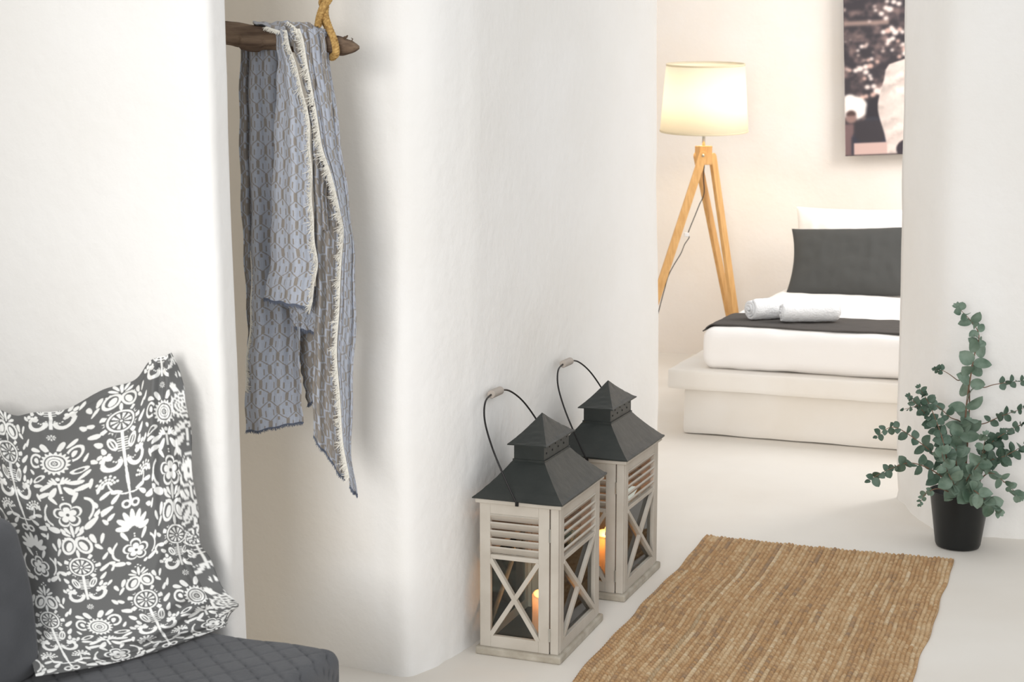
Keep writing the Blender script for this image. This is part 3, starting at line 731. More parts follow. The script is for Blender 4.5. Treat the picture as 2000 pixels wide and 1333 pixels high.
    ch = obj('chimney', mb, M['zinc'], t); ch.data.materials.append(M['holes'])
    for p in list(ch.data.polygons)[nf:]: p.material_index = 1
    prof = [(cw + .002, cd + .002, .566), (.0555, .120, .565), (.0555, .120, .568)]
    for k in range(1, 13):
        f = k / 12; prof.append((.0555 * (1 - f) + .0004, .120 * (1 - f) + .0004, .568 + (.634 - .568) * f ** 1.22))
    obj('cap', rings(prof), M['zinc'], t)
    # wire bail leaning back on the wall, wooden grip in its middle
    zp = z1 + .008; dx, dz = -.135, .255
    shp = [(-1.0, 0), (-1.0, .05), (-.98, .28), (-.92, .55), (-.76, .80), (-.48, .955), (-.16, 1.0), (.16, 1.0), (.48, .955), (.76, .80), (.92, .55), (.98, .28), (1.0, .05), (1.0, 0)]
    pts = [Vector((dx * q, p * (hd + .004), zp + dz * q)) for p, q in shp]
    o = obj('handle', MB().tube([tuple(q) for q in spline(pts, 90)], .0026, 8), M['wire'], t, smooth=True)
    g = MB(); c = Vector((dx, 0, zp + dz)); mx = Matrix.Translation(c) @ Matrix.Rotation(-PI / 2, 4, 'X')
    g.lathe([(.002, -.036), (.010, -.036), (.0115, -.033), (.0115, .033), (.010, .036), (.002, .036)], 20, mx)
    obj('grip', g, M['grip'], o, smooth=False)
    mb = MB()
    for s in (-1, 1):
        obj('handle_bolt', MB().box(-.004, .004, s * (hd + .003) - .003, s * (hd + .003) + .003, zp - .006, zp + .006), M['wire'], t)
    return t
def copy_tree(o, parent=None, loc=None):
    c = o.copy(); COL.objects.link(c)
    if parent is not None: c.parent = parent
    for ch in [q for q in bpy.data.objects if q.parent == o]: copy_tree(ch, c)
    return c
O1 = gp(1096, 1301); C1 = O1 - V * LW / 2 + U * LD / 2; C1 += -V * .002
lan = make_lantern((C1.x, C1.y, 0), 'nearer taupe wooden lantern with black metal roof and crossed glass sides')
O2 = gp(1223, 1178); C2 = O2 - V * LW / 2 + U * LD / 2
lan2 = copy_tree(lan); lan2.location = (C2.x, C2.y, 0); lan2.rotation_euler = (0, 0, -TH - .02)
lan2['label'] = 'farther taupe wooden lantern, partly hidden behind the nearer one, beside the doorway'
def make_candle(loc, r, h, label, glow=.05):
    t = thing('pillar_candle', label, 'candle', loc, group='candles inside the lanterns')
    prof = [(0, 0), (r * .97, 0), (r, .004)] + [(r * (1 + .01 * math.sin(k)), .004 + (h - .008) * k / 8) for k in range(1, 9)] + [(r * .93, h), (r * .8, h - .001), (r * .5, h - .006), (0, h - .007)]
    mb = MB().lathe(prof, 36)
    mb.v = [(x, y, z + (.006 * math.sin(math.atan2(y, x)) * max(0, z - h * .8) / (h * .2))) for x, y, z in mb.v]
    obj('wax', mb, M['wax'], t, smooth=True)
    obj('wick', MB().tube([(0, 0, h - .008), (.001, 0, h + .004), (.003, 0, h + .008)], .0012, 6), M['wick'], t)
    fl = MB().lathe([(.0004, 0), (.003, .003), (.004, .008), (.0034, .013), (.0018, .018), (.0003, .022)], 14, Matrix.Translation((.002, 0, h + .003)))
    obj('flame', fl, M['flame'], t, smooth=True)
    l = bpy.data.lights.new('candle_light', 'POINT'); l.energy = 0.30; l.color = (1, .40, .12); l.shadow_soft_size = .012
    lo = bpy.data.objects.new('candle_light', l); COL.objects.link(lo); lo.parent = t; lo.location = (0.002, 0, h + .012)
    l2 = bpy.data.lights.new('wax_glow', 'POINT'); l2.energy = glow; l2.color = (1, .36, .08); l2.shadow_soft_size = .008
    lo = bpy.data.objects.new('wax_glow', l2); COL.objects.link(lo); lo.parent = t; lo.location = (0, 0, h - .012)
    return t
make_candle((C1.x + .003, C1.y - .02, .026), .029, .105, 'white pillar candle with an orange glowing top in the nearer lantern')
make_candle((C2.x - .004, C2.y - .0, .026), .030, .125, 'orange glowing pillar candle inside the farther lantern', .16)

# ------------------------------------------------------------------ jute rug
ra, rb2, rc, rd = gp(1380, 1046, .006), gp(1862, 1092, .006), gp(1115, 1333, .006), gp(1785, 1333, .006)
def rug():
    ux = (rb2 - ra); wd = ux.length; L = 2.1
    back = (rc - ra).normalized(); nx, ny = 640, 900
    s = np.linspace(0, 1, nx)[None, :]; t = np.linspace(0, 1, ny)[:, None]
    dirL = np.array(rc - ra); dirL /= np.linalg.norm(dirL); dirR = np.array(rd - rb2); dirR /= np.linalg.norm(dirR)
    D = dirL[None, None] * (1 - s[..., None]) + dirR[None, None] * s[..., None]
    P = np.array(ra)[None, None] + np.array(ux)[None, None] * s[..., None] + D * (t * L)[..., None]
    wob = .003 * np.sin(t * 23) + .002 * np.sin(t * 51 + 1)
    P += np.array(V)[None, None] * (wob * (2 * s - 1) + .0035 * np.sin(t * 9))[..., None]
    P += np.array(U)[None, None] * (.003 * np.sin(s * 40) + .003 * np.sin(s * 95) - .012 * np.sin(s * PI))[..., None]
    nb = 64; x = s * nb + .25 * np.sin(t * 7) + .18 * np.sin(t * 19 + 2); k = np.floor(x); fx = x - k
    rs = np.random.default_rng(3); R1 = rs.random(90); R2 = rs.random(90)
    ki = np.clip(k.astype(int), 0, 89)
    plait = np.sin((t * L / .017 + R1[ki]) * 2 * PI + (fx - .5) * 2.4 * np.where(ki % 2, 1, -1))
    h = .0085 * (1 - np.abs(2 * fx - 1) ** 2.2) ** .5 * (.78 + .22 * plait)
    P[..., 2] = .001 + h
    nzv = rs.random((ny // 6 + 2, 90)); rows = (t[:, 0] * (ny // 6)).astype(int)
    cellv = nzv[rows][:, ki[0]] if False else nzv[np.broadcast_to(rows[:, None], ki.shape), ki]
    seg = rs.random((14, 90)); segi = np.floor(t * 12 + R2[ki] * 1.0).astype(int); sg = seg[np.clip(segi, 0, 13), ki]
    c1 = lin(np.array([208, 180, 142]) / 255); c2 = lin(np.array([186, 148, 106]) / 255); c3 = lin(np.array([156, 132, 108]) / 255); c4 = lin(np.array([222, 204, 174]) / 255)
    q = np.clip(.45 * R1[ki] + .35 * sg + .35 * cellv - .12, 0, 1)[..., None]
    C = np.where(q < .33, c3 + (c2 - c3) * (q / .33), np.where(q < .72, c2 + (c1 - c2) * ((q - .33) / .39), c1 + (c4 - c1) * ((q - .72) / .28)))
    C = np.where((R2[ki] < .08)[..., None], C * .80, C); C = np.where((R2[ki] > .95)[..., None], C * .5 + c4 * .5, C)
    mb = MB().grid(P)
    # thickness along the rim
    rim = np.concatenate([P[0, :], P[:, -1][1:], P[-1, ::-1][1:], P[::-1, 0][1:]]); lo = rim.copy(); lo[:, 2] = 0.0005
    n0 = len(mb.v); mb.grid(np.stack([rim, lo]))
    cc = np.vstack([C.reshape(-1, 3), np.tile(c2, (2 * len(rim), 1))])
    o = obj('jute_rug', mb, M['jute'], origin=(ra.x, ra.y, 0), colors=cc, smooth=True)
    finish(o, 'rectangular natural brown braided jute rug on the pale cement floor', 'rug')
rug()

# ------------------------------------------------------------------ eucalyptus in a black bucket
pc = gp(1881, 1077.5); pc = Vector((pc.x, pc.y + .062, 0)); PYc = pc.y
plant = thing('potted_eucalyptus', 'leafy eucalyptus branches standing in a small black bucket against the white wall', 'plant', tuple(pc))
rt, rbm, ph = .098, .074, .19
prof = [(0, .004), (rbm - .012, 0), (rbm - .004, .003), (rbm, .012), (rt, ph), (rt + .002, ph + .002), (rt - .001, ph + .003), (rt - .004, ph), (rbm - .004, .02), (0, .02)]
obj('pot', MB().lathe(prof, 64), M['pot'], plant, smooth=True)
obj('soil', MB().lathe([(0, .165), (.06, .167), (rt - .012, .160)], 30), M['soil'], plant, smooth=True)
def leaf(mb, p, d, nrm, L, W):
    """ovate leaf, gently cupped"""
    d = Vector(d).normalized(); nrm = (Vector(nrm) - d * Vector(nrm).dot(d)).normalized(); s = d.cross(nrm)
    rows = 7; vs = []; p = Vector(p)
    for i in range(rows + 1):
        f = i / rows; wv = W * math.sin(PI * min(f * .96 + .02, 1)) ** .62 * (1.05 - .25 * f)
        if i == rows: wv = W * .05
        if i == 0: wv = W * .10
        c = p + d * L * f + nrm * (-.18 * L * f * f)
        for k in (-1, -.5, 0, .5, 1): vs.append(c + s * wv * k + nrm * (.22 * abs(k) * wv))
    fs = [(i * 5 + k, i * 5 + k + 1, (i + 1) * 5 + k + 1, (i + 1) * 5 + k) for i in range(rows) for k in range(4)]
    mb.add(vs, fs)
def branch(pts, n_pairs, size, r0=.0028, start=.12, dense=1, tipsize=.5, flat=.5):
    P3 = [at(x, y, Y) for x, y, Y in pts]; sp = spline(P3, 60)
    st = MB().tube([tuple(q) for q in sp], list(np.linspace(r0, .0007, 60)), 6)
    o = obj('branch', st, M['stem'], plant, smooth=True, inv=Matrix.Translation(-pc))
    lf = MB()
    for k in range(n_pairs):
        f = start + (1 - start) * (k + .5) / n_pairs; i = min(int(f * 59), 58)
        p = Vector(sp[i]); d = Vector(sp[i + 1] - sp[i]).normalized()
        sz = size * 1.14 * (1 - (1 - tipsize) * f) * random.uniform(.8, 1.15)
        side = d.cross(Vector((0, -1, 0)))
        side = side.normalized() if side.length > .1 else Vector((1, 0, 0))
        rot = (PI / 2) * (k % 2) * .8 + random.uniform(-.5, .5)
        side = Matrix.Rotation(rot, 3, d) @ side
        for s in (1, -1):
            for _ in range(dense):
                dd = side * s + d * random.uniform(.15, .75) + Vector((random.uniform(-.35, .35), random.uniform(-.5, .2), random.uniform(-.35, .35)))
                nn = Vector((random.uniform(-.6, .6), -1, random.uniform(-.2, .9)))
                leaf(lf, p, dd, nn, sz * random.uniform(.85, 1.2), sz * .44 * random.uniform(.8, 1.2))
    # tip leaves
    p = Vector(sp[-1]); d = Vector(sp[-1] - sp[-3]).normalized()
    for s in (-1, 0, 1): leaf(lf, p, d + Vector((s * .7, -.2, s * .3)), (0, -1, .3), size * tipsize * .7, size * tipsize * .25)
    obj('leaves', lf, M['leaf_pale'] if size > .045 or pts[-1][1] > 960 else M['leaf'], o, smooth=True, inv=Matrix.Translation(-pc))
Y0 = PYc
b0 = (1884, 965, Y0)
branch([b0, (1884, 860, Y0 - .02), (1887, 800, Y0 - .03), (1895, 740, Y0 - .03), (1904, 690, Y0 - .02), (1912, 655, Y0), (1897, 628, Y0), (1870, 600, Y0)], 15, .062, r0=.0038, start=.16, tipsize=.42)
branch([(1880, 965, Y0), (1845, 870, Y0 - .06), (1812, 815, Y0 - .09), (1775, 775, Y0 - .10)], 10, .040, dense=2, start=.3)
branch([(1876, 965, Y0), (1835, 900, Y0 - .10), (1790, 860, Y0 - .14), (1745, 835, Y0 - .16), (1712, 852, Y0 - .17)], 9, .040, start=.22, dense=1)
branch([(1876, 968, Y0), (1830, 925, Y0 - .12), (1780, 905, Y0 - .17), (1735, 918, Y0 - .2), (1698, 938, Y0 - .22)], 9, .042, start=.18, tipsize=.6)
branch([(1870, 968, Y0 - .02), (1850, 900, Y0 - .12), (1838, 850, Y0 - .12), (1815, 790, Y0 - .1), (1795, 758, Y0 - .1)], 9, .040, dense=2, start=.22)
branch([(1888, 965, Y0), (1886, 850, Y0 + .02), (1930, 825, Y0 - .02), (1970, 808, Y0 - .05), (2010, 795, Y0 - .06)], 6, .040, start=.5)
branch([(1884, 960, Y0), (1890, 780, Y0), (1928, 756, Y0 - .02), (1965, 748, Y0 - .03), (2002, 744, Y0 - .04)], 5, .036, start=.66)
branch([(1884, 960, Y0), (1893, 765, Y0), (1868, 742, Y0 - .03), (1845, 726, Y0 - .04), (1826, 721, Y0 - .05)], 4, .034, start=.8)
branch([(1886, 960, Y0), (1884, 840, Y0), (1855, 815, Y0 - .05), (1820, 790, Y0 - .08), (1765, 800, Y0 - .1)], 6, .038, start=.5)
branch([(1892, 965, Y0), (1925, 880, Y0 - .05), (1965, 845, Y0 - .08), (2015, 820, Y0 - .08)], 9, .040, dense=2, start=.25)
branch([(1895, 965, Y0), (1930, 905, Y0 - .08), (1965, 890, Y0 - .12), (2010, 865, Y0 - .12)], 9, .040, dense=2, start=.2)
branch([(1895, 965, Y0), (1930, 925, Y0 - .10), (1965, 945, Y0 - .12), (1992, 972, Y0 - .12)], 7, .034, start=.3, tipsize=.7)
branch([(1884, 968, Y0 - .03), (1900, 958, Y0 - .13), (1925, 978, Y0 - .16), (1948, 998, Y0 - .17)], 6, .052, start=.15, tipsize=.7, dense=2)
branch([(1872, 970, Y0 - .02), (1862, 945, Y0 - .11), (1848, 915, Y0 - .15), (1838, 880, Y0 - .16)], 7, .052, start=.12, dense=2)
branch([(1884, 968, Y0 - .02), (1890, 935, Y0 - .09), (1915, 900, Y0 - .12), (1925, 850, Y0 - .12)], 8, .048, start=.12, dense=2)
branch([(1886, 966, Y0 - .02), (1870, 920, Y0 - .06), (1868, 870, Y0 - .06), (1885, 830, Y0 - .05)], 6, .056, start=.2, dense=2, tipsize=.8)
branch([(1870, 970, Y0 - .02), (1835, 955, Y0 - .12), (1808, 965, Y0 - .16), (1796, 985, Y0 - .17)], 4, .03, start=.45, tipsize=.5)

# ------------------------------------------------------------------ bedroom: masonry bed, bedding
S0 = gp(1303, 720, .31)
bed = thing('bed_platform', 'whitewashed masonry bed platform with an overhanging top slab', 'bed base', (S0.x, S0.y, 0), (0, 0, -TH - .02))
LEN = 2.16; BWD = 1.25
g = (0, BWD, 0, LEN, .215, .31)
obj('top_slab', rounded_box(*g, 60, 60, 8, round_fn(*g, .014, lambda x, y, z: .003 * nz(x, y, z, 6))), M['slab'], bed, smooth=True)
g = (.06, BWD - .02, .055, LEN, 0, .216)
obj('base', rounded_box(*g, 60, 60, 10, round_fn(*g, .02, lambda x, y, z: .004 * nz(x, y, z, 6))), M['slab'], bed, smooth=True)
BM = Matrix.Translation((S0.x, S0.y, 0)) @ Matrix.Rotation(-TH - .02, 4, 'Z')
def bedp(x, y, z): return BM @ Vector((x, y, z))
g = (0, 1.08, 0, 2.02, 0, .195)
o = obj('mattress', rounded_box(*g, 80, 110, 20, round_fn(*g, .055, lambda x, y, z: .005 * nz(x * .6, y, z * 2, 5) + .004 * nz(x, y * .6, z, 11))), M['linen'], smooth=True)
o.matrix_basis = BM @ Matrix.Translation((.145, .04, .311)); finish(o, 'thick white sheeted mattress lying on the masonry bed platform', 'mattress')
ZT = .311 + .195
nu, nv = 120, 60; P = np.zeros((nv, nu, 3))
for i in range(nv):
    for j in range(nu):
        x = -.002 + 1.07 * j / (nu - 1); y = .040 + .43 * i / (nv - 1) + .006 * math.sin(x * 9); z = .197 + .006 + .003 * nz(x, y * 3, 0, 12)
        r = .055
        dy = max(0, r - y); z -= r - math.sqrt(max(r * r - min(dy, r * .85) ** 2, 0)); dx_ = max(0, r - x)
        z -= r - math.sqrt(max(r * r - min(dx_, r * .93) ** 2, 0))
        P[i, j] = (x, y, z)
o = obj('bed_runner', MB().grid(P), M['runner'], smooth=True, thick=.005); o.matrix_basis = BM @ Matrix.Translation((.145, .04, .311))
finish(o, 'dark grey bed runner laid across the near end of the mattress', 'blanket')
def pillow(name, w_, h_, d_, m, mx, label, ears=.03, seed=0, n=70):
    u = np.linspace(-1, 1, n); mb = MB()
    for sgn in (1, -1):
        P = np.zeros((n, n, 3))
        for i, b in enumerate(u):
            for j, a in enumerate(u):
                pinch = 1 - .085 * (1 - b * b) * abs(a) ** 3; pin2 = 1 - .06 * (1 - a * a) * abs(b) ** 3
                th = ((1 - abs(a) ** 3) * (1 - abs(b) ** 3)) ** .55
                k = .010 * nz(a * 1.4 + seed, b * 1.4, sgn, 2.0) * th + .006 * nz(a * 4 + seed, b * 1.2, sgn, 2) * th
                P[i, j] = (a * w_ / 2 * pinch, sgn * (d_ / 2 * th + k * 1.0), b * h_ / 2 * pin2)
        mb.grid(P)
    o = obj(name, mb, m, smooth=True); o.matrix_basis = mx; return finish(o, label, 'pillow')
c = at(1752, 512, 7.98) ; c = Vector((at(1540, 505, 8.05) + V * .345)); c.z = ZT + .185
pillow('bed_pillow', .70, .43, .13, M['dark_linen'], Matrix.Translation(at(1544, 508, 8.06) + V * .335 + Z * .0) @ Matrix.Rotation(-TH - .02, 4, 'Z') @ Matrix.Rotation(math.radians(-2.6), 4, 'Y') @ Matrix.Rotation(math.radians(-33), 4, 'X'), 'dark charcoal pillow propped up at the head of the bed')
pillow('bed_pillow', .70, .46, .16, M['linen'], Matrix.Translation(at(1549, 478, 8.42) + V * .345 + Z * .0) @ Matrix.Rotation(-TH - .02, 4, 'Z') @ Matrix.Rotation(math.radians(-20), 4, 'X'), 'white pillow behind the dark pillow against the bedroom wall', seed=4)

def rolled_towel(p0, p1, r, label, seed=0):
    p0 = Vector(p0); p1 = Vector(p1); L = (p1 - p0).length; ax = (p1 - p0).normalized(); sx = ax.cross(Z).normalized(); sz = sx.cross(ax)
    if sz.z < 0: sz = -sz
    mid = (p0 + p1) / 2
    mb = MB(); turns = 3.2; n = 150; nl = 30; P = np.zeros((nl, n, 3))
    for i in range(nl):
        f = i / (nl - 1)
        for j in range(n):
            th = j / (n - 1) * turns * 2 * PI; q = j / (n - 1)
            rr = r * (.12 + .88 * q) + .002 * nz(th * .5 + seed, f * 4, 0, 2)
            rr *= 1 - .35 * max(0, (f - .9) / .1) ** 2 - .10 * max(0, (.06 - f) / .06); rr += .0022 * nz(f * 9 + seed, th, 0, 3)
            x = math.cos(th) * rr; z = math.sin(th) * rr * .92
            e = .006 * nz(th * .3 + seed, 5, f, 2.5)
            al = (f - .5) * L + e + (.012 * (q - .6) * (1 - 2 * f))
            P[i, j] = tuple(sx * x + sz * z + ax * al)
    mb.grid(P)
    o = obj('rolled_towel', mb, M['terry'], smooth=True, thick=r * .20); o.location = (mid.x, mid.y, mid.z)
    return finish(o, label, 'towel', 'rolled towels on the bed')
tz = ZT + .012
e0 = gp(1463, 605, tz + .048); rolled_towel(e0, e0 + Vector((.29, .12, 0)), .054, 'white rolled towel lying behind, its coiled end facing left', 1)
e1 = gp(1525, 611, tz + .044); rolled_towel(e1, e1 + Vector((.27, .015, 0)), .047, 'white rolled towel lying in front, nearer the bed edge', 5)

# ------------------------------------------------------------------ floor lamp
LY = 8.27
hub = at(1374, 300, LY); lc = Vector((hub.x, hub.y, 0))
lamp = thing('floor_lamp', 'lit tripod floor lamp with pale wooden legs and a cream drum shade', 'floor lamp', tuple(lc))
def loc_(x, y, dY=0): return at(x, y, LY + dY) - lc
zt = loc_(1374, 131).z; zb = loc_(1374, 263).z; k = LY / F_PX * 1.0
rt_, rb_2 = 74.5 * k, 84.5 * k
tiltm = Matrix.Translation((0, 0, zb + .018)) @ Matrix.Rotation(math.radians(5.8), 4, 'X') @ Matrix.Rotation(math.radians(-.4), 4, 'Y')
sh = MB().lathe([(rb_2, 0), (rb_2 + (rt_ - rb_2) * .5, (zt - zb) / 2), (rt_, zt - zb)], 72, tiltm)
o = obj('lamp_shade', sh, M['shade'], lamp, smooth=True, thick=.002)
tm = mat('shade_trim', S(226, 212, 180), .9)
for rr_x, zz in ((rb_2, 0.004), (rt_, zt - zb - .004)):
    tr = MB(); tr.lathe([(rr_x - .0015, zz - .005), (rr_x + .0022, zz - .005), (rr_x + .0022, zz + .005), (rr_x - .0015, zz + .005)], 72, tiltm)
    obj('trim_band', tr, tm, o, smooth=True)
hz = hub.z
obj('pole', MB().tube([(0, 0, hz), (0, 0, zb + .12)], .009, 14), M['steel'], lamp, smooth=True)
bm_ = MB()
bz = zb + .17
bm_.lathe([(.002, bz - .05), (.016, bz - .05), (.018, bz - .02), (.034, bz + .02), (.036, bz + .045), (.026, bz + .07), (.003, bz + .08)], 20)
obj('bulb', bm_, M['bulb'], lamp, smooth=True)
top_y = loc_(1374, 285).z; bot_y = loc_(1374, 322).z
hb = MB(); mxr = Matrix.Rotation(.25, 4, 'Z'); hb.box(-.038, .038, -.038, .038, bot_y, top_y, mxr)
obj('hub', hb, M['beech'], lamp, bevel=.003)
def foot(x, y):   # floor point
    q = gp(x, y) - lc; return q
legs = []
zpv = loc_(1372, 305).z
def leg(pv, ft, w_=.046, t_=.020, face=None):
    pv = Vector(pv); ft = Vector(ft); d = (ft - pv).normalized(); up = Vector(face) if face else Vector((0, -1, 0))
    mb = MB(); sx = d.cross(up).normalized(); sy = sx.cross(d); mx = Matrix((sx, sy, d)).transposed().to_4x4(); mx.translation = pv
    n = 12; prof = []
    for k in range(n + 1):
        a = PI + PI * k / n; prof.append((w_ / 2 * math.cos(a), w_ / 2 * math.sin(a)))
    L_ = (ft - pv).length; prof += [(w_ / 2, L_), (-w_ / 2, L_)]
    N = len(prof); vs = [mx @ Vector((x, -t_ / 2, z)) for x, z in prof] + [mx @ Vector((x, t_ / 2, z)) for x, z in prof]
    mb.add(vs, [tuple(range(N)), tuple(range(2 * N - 1, N - 1, -1))] + [(i, i + N, (i + 1) % N + N, (i + 1) % N) for i in range(N)])
    return obj('leg', mb, M['beech'], lamp, bevel=.002)
pivF = loc_(1373, 304, -.055)
dirl = Vector((loc_(1291, 555, -.18) - pivF)); ftl = pivF + dirl * (pivF.z / -dirl.z)
leg(pivF, ftl, .046, .020)
pR = loc_(1392, 308, -.0); dR = loc_(1432, 590, .02) - pR; leg(pR, pR + dR * (pR.z / -dR.z), .052, .022, (.75, -.66, 0))
pB = loc_(1362, 306, .03); dB = loc_(1424, 612, .22) - pB; leg(pB, pB + dB * (pB.z / -dB.z), .052, .022, (.8, -.6, 0))
obj('bolt', MB().lathe([(0, -.006), (.007, -.005), (.008, 0), (.008, .01)], 16, Matrix.Translation(pivF + Vector((0, -.011, 0))) @ Matrix.Rotation(-PI / 2, 4, 'X')), M['steel'], lamp, smooth=True)
cp = [(1376, 318, .0), (1374, 345, 0), (1375, 378, -.02), (1366, 400, -.05), (1358, 420, -.06), (1347, 447, -.08), (1343, 460, -.08), (1346, 464, -.08), (1337, 478, -.1), (1330, 495, -.12), (1315, 520, -.15), (1305, 540, -.16), (1298, 565, -.18), (1293, 583, -.19)]
cl = [loc_(x, y, d) for x, y, d in cp]; q = cl[-1]
ff = ftl * .93; cl += [q + (Vector((ff.x, ff.y, .02)) - q) * .5 + Vector((.02, 0, 0)), Vector((ff.x + .03, ff.y, .006)), Vector((ff.x - .1, ff.y + .1, .005))]
obj('cord', MB().tube([tuple(q) for q in spline(cl, 140)], .0028, 6), M['cord'], lamp, smooth=True)
sw = loc_(1342, 460, -.08); obj('cord_switch', MB().box(sw.x - .018, sw.x + .010, sw.y - .008, sw.y + .008, sw.z - .008, sw.z + .016), M['terry'], lamp, bevel=.004)
l = bpy.data.lights.new('lamp_light', 'POINT'); l.energy = 12; l.color = (1, .88, .68); l.shadow_soft_size = .05
lo = bpy.data.objects.new('lamp_light', l); COL.objects.link(lo); lo.parent = lamp; lo.location = (0, 0, bz + .02)

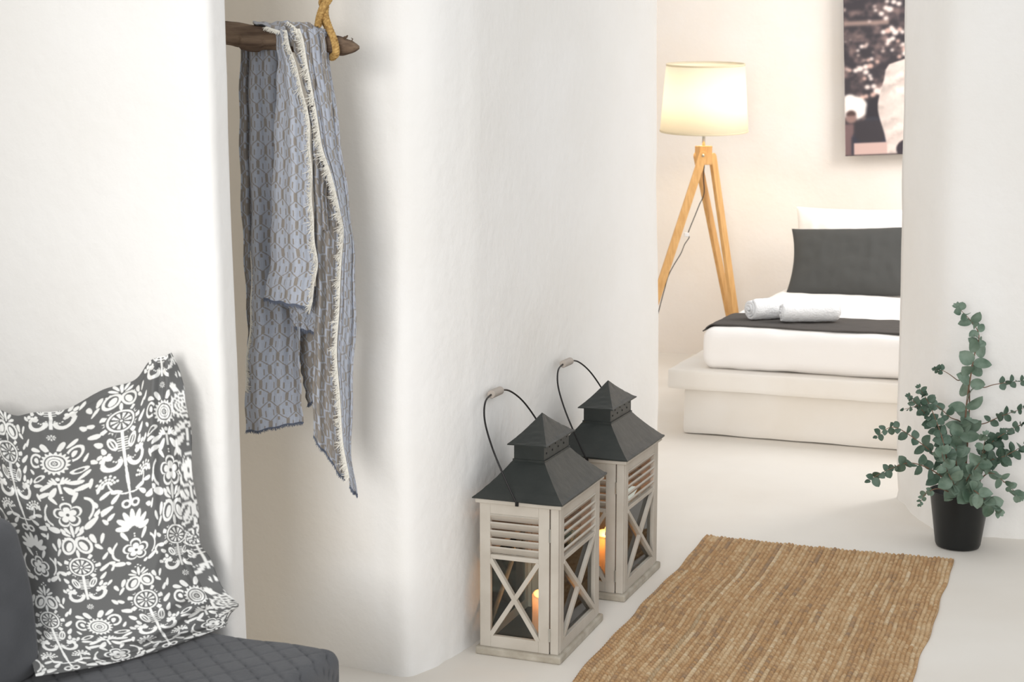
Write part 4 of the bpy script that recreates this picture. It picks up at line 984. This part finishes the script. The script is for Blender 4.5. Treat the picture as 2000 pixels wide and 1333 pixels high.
# ------------------------------------------------------------------ canvas print on the bedroom wall
def picture():
    n, mrow = 420, 560
    Wp, Hp = .62, .93
    X = np.linspace(0, 1, n)[None, :] * np.ones((mrow, 1)); Yd = np.linspace(0, 1, mrow)[:, None] * np.ones((1, n))   # Yd down
    # units of photographed pixels from the top left corner: visible strip is 0..122 by 0..286
    x = X * Wp / Wp * 205; y = Yd * 330 - 44
    rs = np.random.default_rng(11)
    def smooth_noise(sx, sy):
        g = rs.random((sy + 2, sx + 2)); yy = Yd * sy; xx = X * sx; i = yy.astype(int); j = xx.astype(int); fy = yy - i; fx = xx - j
        fy = fy * fy * (3 - 2 * fy); fx = fx * fx * (3 - 2 * fx)
        return (g[i, j] * (1 - fx) + g[i, j + 1] * fx) * (1 - fy) + (g[i + 1, j] * (1 - fx) + g[i + 1, j + 1] * fx) * fy
    nn = .5 * smooth_noise(16, 26) + .3 * smooth_noise(34, 52) + .2 * smooth_noise(70, 100)
    d0 = np.array([66, 62, 66.]); d1 = np.array([142, 120, 116.])
    C = d0 + (d1 - d0) * np.clip((nn - .45) * 2.6, 0, 1)[..., None]
    def put(mask, col, al=1.0):
        nonlocal C; a = (np.clip(mask, 0, 1) * al)[..., None]; C = C * (1 - a) + np.array(col, float) * a
    def disc(cx, cy, r, soft=1.2): return (r - np.hypot(x - cx, y - cy)) / soft + .5
    put((6 - np.abs(y - 38 - x * .03)) / 4 * (x < 70), (190, 160, 148), .7)
    for cx, cy, r in ((66, 14, 4), (72, 17, 5), (59, 24, 4), (66, 33, 3.6), (78, 4, 4), (110, 10, 5), (115, 14, 3), (106, 24, 4), (86, 8, 4), (50, 17, 2.5), (68, 2, 3),
                      (62, 58, 4), (69, 56, 5), (76, 54, 4), (80, 60, 5), (87, 55, 3.6), (91, 60, 3.4), (74, 50, 3), (70, 74, 4), (76, 71, 4), (84, 76, 3), (68, 80, 3), (92, 83, 3.4),
                      (95, 92, 5), (100, 97, 6), (106, 93, 4), (94, 100, 4), (86, 105, 3.4), (28, 82, 3.4), (22, 89, 2.4), (38, 108, 3), (43, 106, 3), (52, 112, 3), (9, 125, 3), (18, 126, 4), (25, 123, 5), (34, 120, 4.4), (41, 119, 4.6),
                      (34, 130, 4.4), (40, 137, 3), (32, 142, 3), (42, 143, 3), (36, 158, 4), (46, 157, 4), (51, 166, 5.5), (57, 170, 5), (60, 162, 4), (45, 173, 4.4), (34, 175, 3.6), (28, 177, 4), (75, 92, 2.6), (80, 118, 2)):
        put(disc(cx, cy, r), (244, 226, 218) if rs.random() > .3 else (214, 178, 166))
    for _ in range(90):
        cx, cy, r = rs.random() * 205, rs.random() * 170 - 44, 1 + rs.random() * 2.6
        if rs.random() < .6 and cx < 120: continue
        put(disc(cx, cy, r), (222, 196, 186), .8)
    put(np.minimum(disc(14, 196, 22, 3), 1), (250, 240, 234)); put(disc(8, 180, 10, 2), (250, 240, 234))
    # seated dark figures
    put(disc(10, 215, 9, 2), (150, 122, 116)); put(disc(10, 208, 8, 2) * (y < 210), (84, 66, 64)); put(((y > 226) & (x < 14)) * 1.0, (120, 98, 98))
    put((1.15 - (((x - 54) / 21) ** 2 + ((y - 204) / 30) ** 2)) * 3, (58, 55, 60)); put((((x - 44) / 34) ** 2 + ((y - 266) / 52) ** 2 < 1) * 1.0, (66, 66, 74)); put(((y > 250) & (x < 64) & (x > 10)) * 1.0, (62, 62, 72))
    put(((y > 220) & (y < 262) & (x > 12) & (x < 60) & (np.hypot(x - 40, y - 240) < 26)) * 1.0, (66, 62, 66))
    for _ in range(16): C = (C + np.roll(C, 1, 0) + np.roll(C, 1, 1) + np.roll(C, -1, 0) + np.roll(C, -1, 1)) / 5
    # person in a white jacket, dark hand at the cuff
    body = (x > 66 + 22 * np.exp(-((y - 118) / 16.) ** 2) * 0 + np.clip((128 - y) * .9, 0, 40) * (y < 150) * .55 - 14 * np.exp(-((y - 196) / 46.) ** 2)) & (y > 118 - (x - 70) * .34) & (y < 284)
    jac = np.where(body & ((x < 160) | (y > 110)), 1.0, 0)
    base_ = np.array([244, 226, 217.]); shd = .93 + .22 * np.sin((y * .20 + x * .10 + 5 * nn)) * (nn - .25) + .10 * (x - 90) / 60
    Cj = base_ * np.clip(shd, .78, 1.08)[..., None]; C = C * (1 - jac[..., None]) + Cj * jac[..., None]
    put((1.6 - np.abs(x - 94 - (y - 130) * .02)) * ((y > 130) & (y < 220)), (176, 150, 142), .6)
    put((1 - np.abs(((x - 106) / 6) ** 2 + ((y - 235) / 40) ** 2)) * (y > 150), (214, 186, 176), .5)
    put(((y > 262) & (x > 14) & (x < 66)) * 1.0, (206, 176, 168)); put(((y > 284)) * 1.0, (96, 84, 84))
    put(disc(98, 276, 18, 2), (64, 58, 64)); put((((x - 118) / 14) ** 2 + ((y - 66) / 30) ** 2 < 1) * 1.0, (150, 112, 102)); put((((x - 122) / 16) ** 2 + ((y - 40) / 26) ** 2 < 1) * 1.0, (58, 50, 52))
    for _ in range(9): C = (C + np.roll(C, 1, 0) + np.roll(C, 1, 1) + np.roll(C, -1, 0) + np.roll(C, -1, 1)) / 5
    C = lin(np.clip(C, 0, 255) / 255)
    P = np.zeros((mrow, n, 3)); P[..., 0] = X * Wp; P[..., 2] = -Yd * Hp
    fr = MB().grid(P)
    t = thing('canvas_picture', 'frameless sepia photo canvas of a white-jacketed person, on the bedroom wall', 'picture')
    tl = at(1646, 4, 8.74); s = 286 / 330 * 0  # scale below
    k = 8.74 / F_PX
    sx = 205 * k / Wp; sz = 330 * k / Hp
    t.matrix_basis = Matrix.Translation(at(1646.5, 4 - 44, 8.62)) @ Matrix.Rotation(-TH - .0, 4, 'Z') @ Matrix.Rotation(math.radians(-2.6), 4, 'Y')
    fr.v = [(a * sx / math.cos(TH + .2), b - .0005, c_ * sz) for a, b, c_ in fr.v]
    obj('print', fr, M['canvas'], t, colors=C.reshape(-1, 3), smooth=True)
    Wt = Wp * sx / math.cos(TH + .2)
    obj('canvas_edge', MB().box(0, Wt, 0, .03, -Hp * sz, 0), M['canvas_edge'], t)
picture()
# shallow chips and old nail marks in the plaster
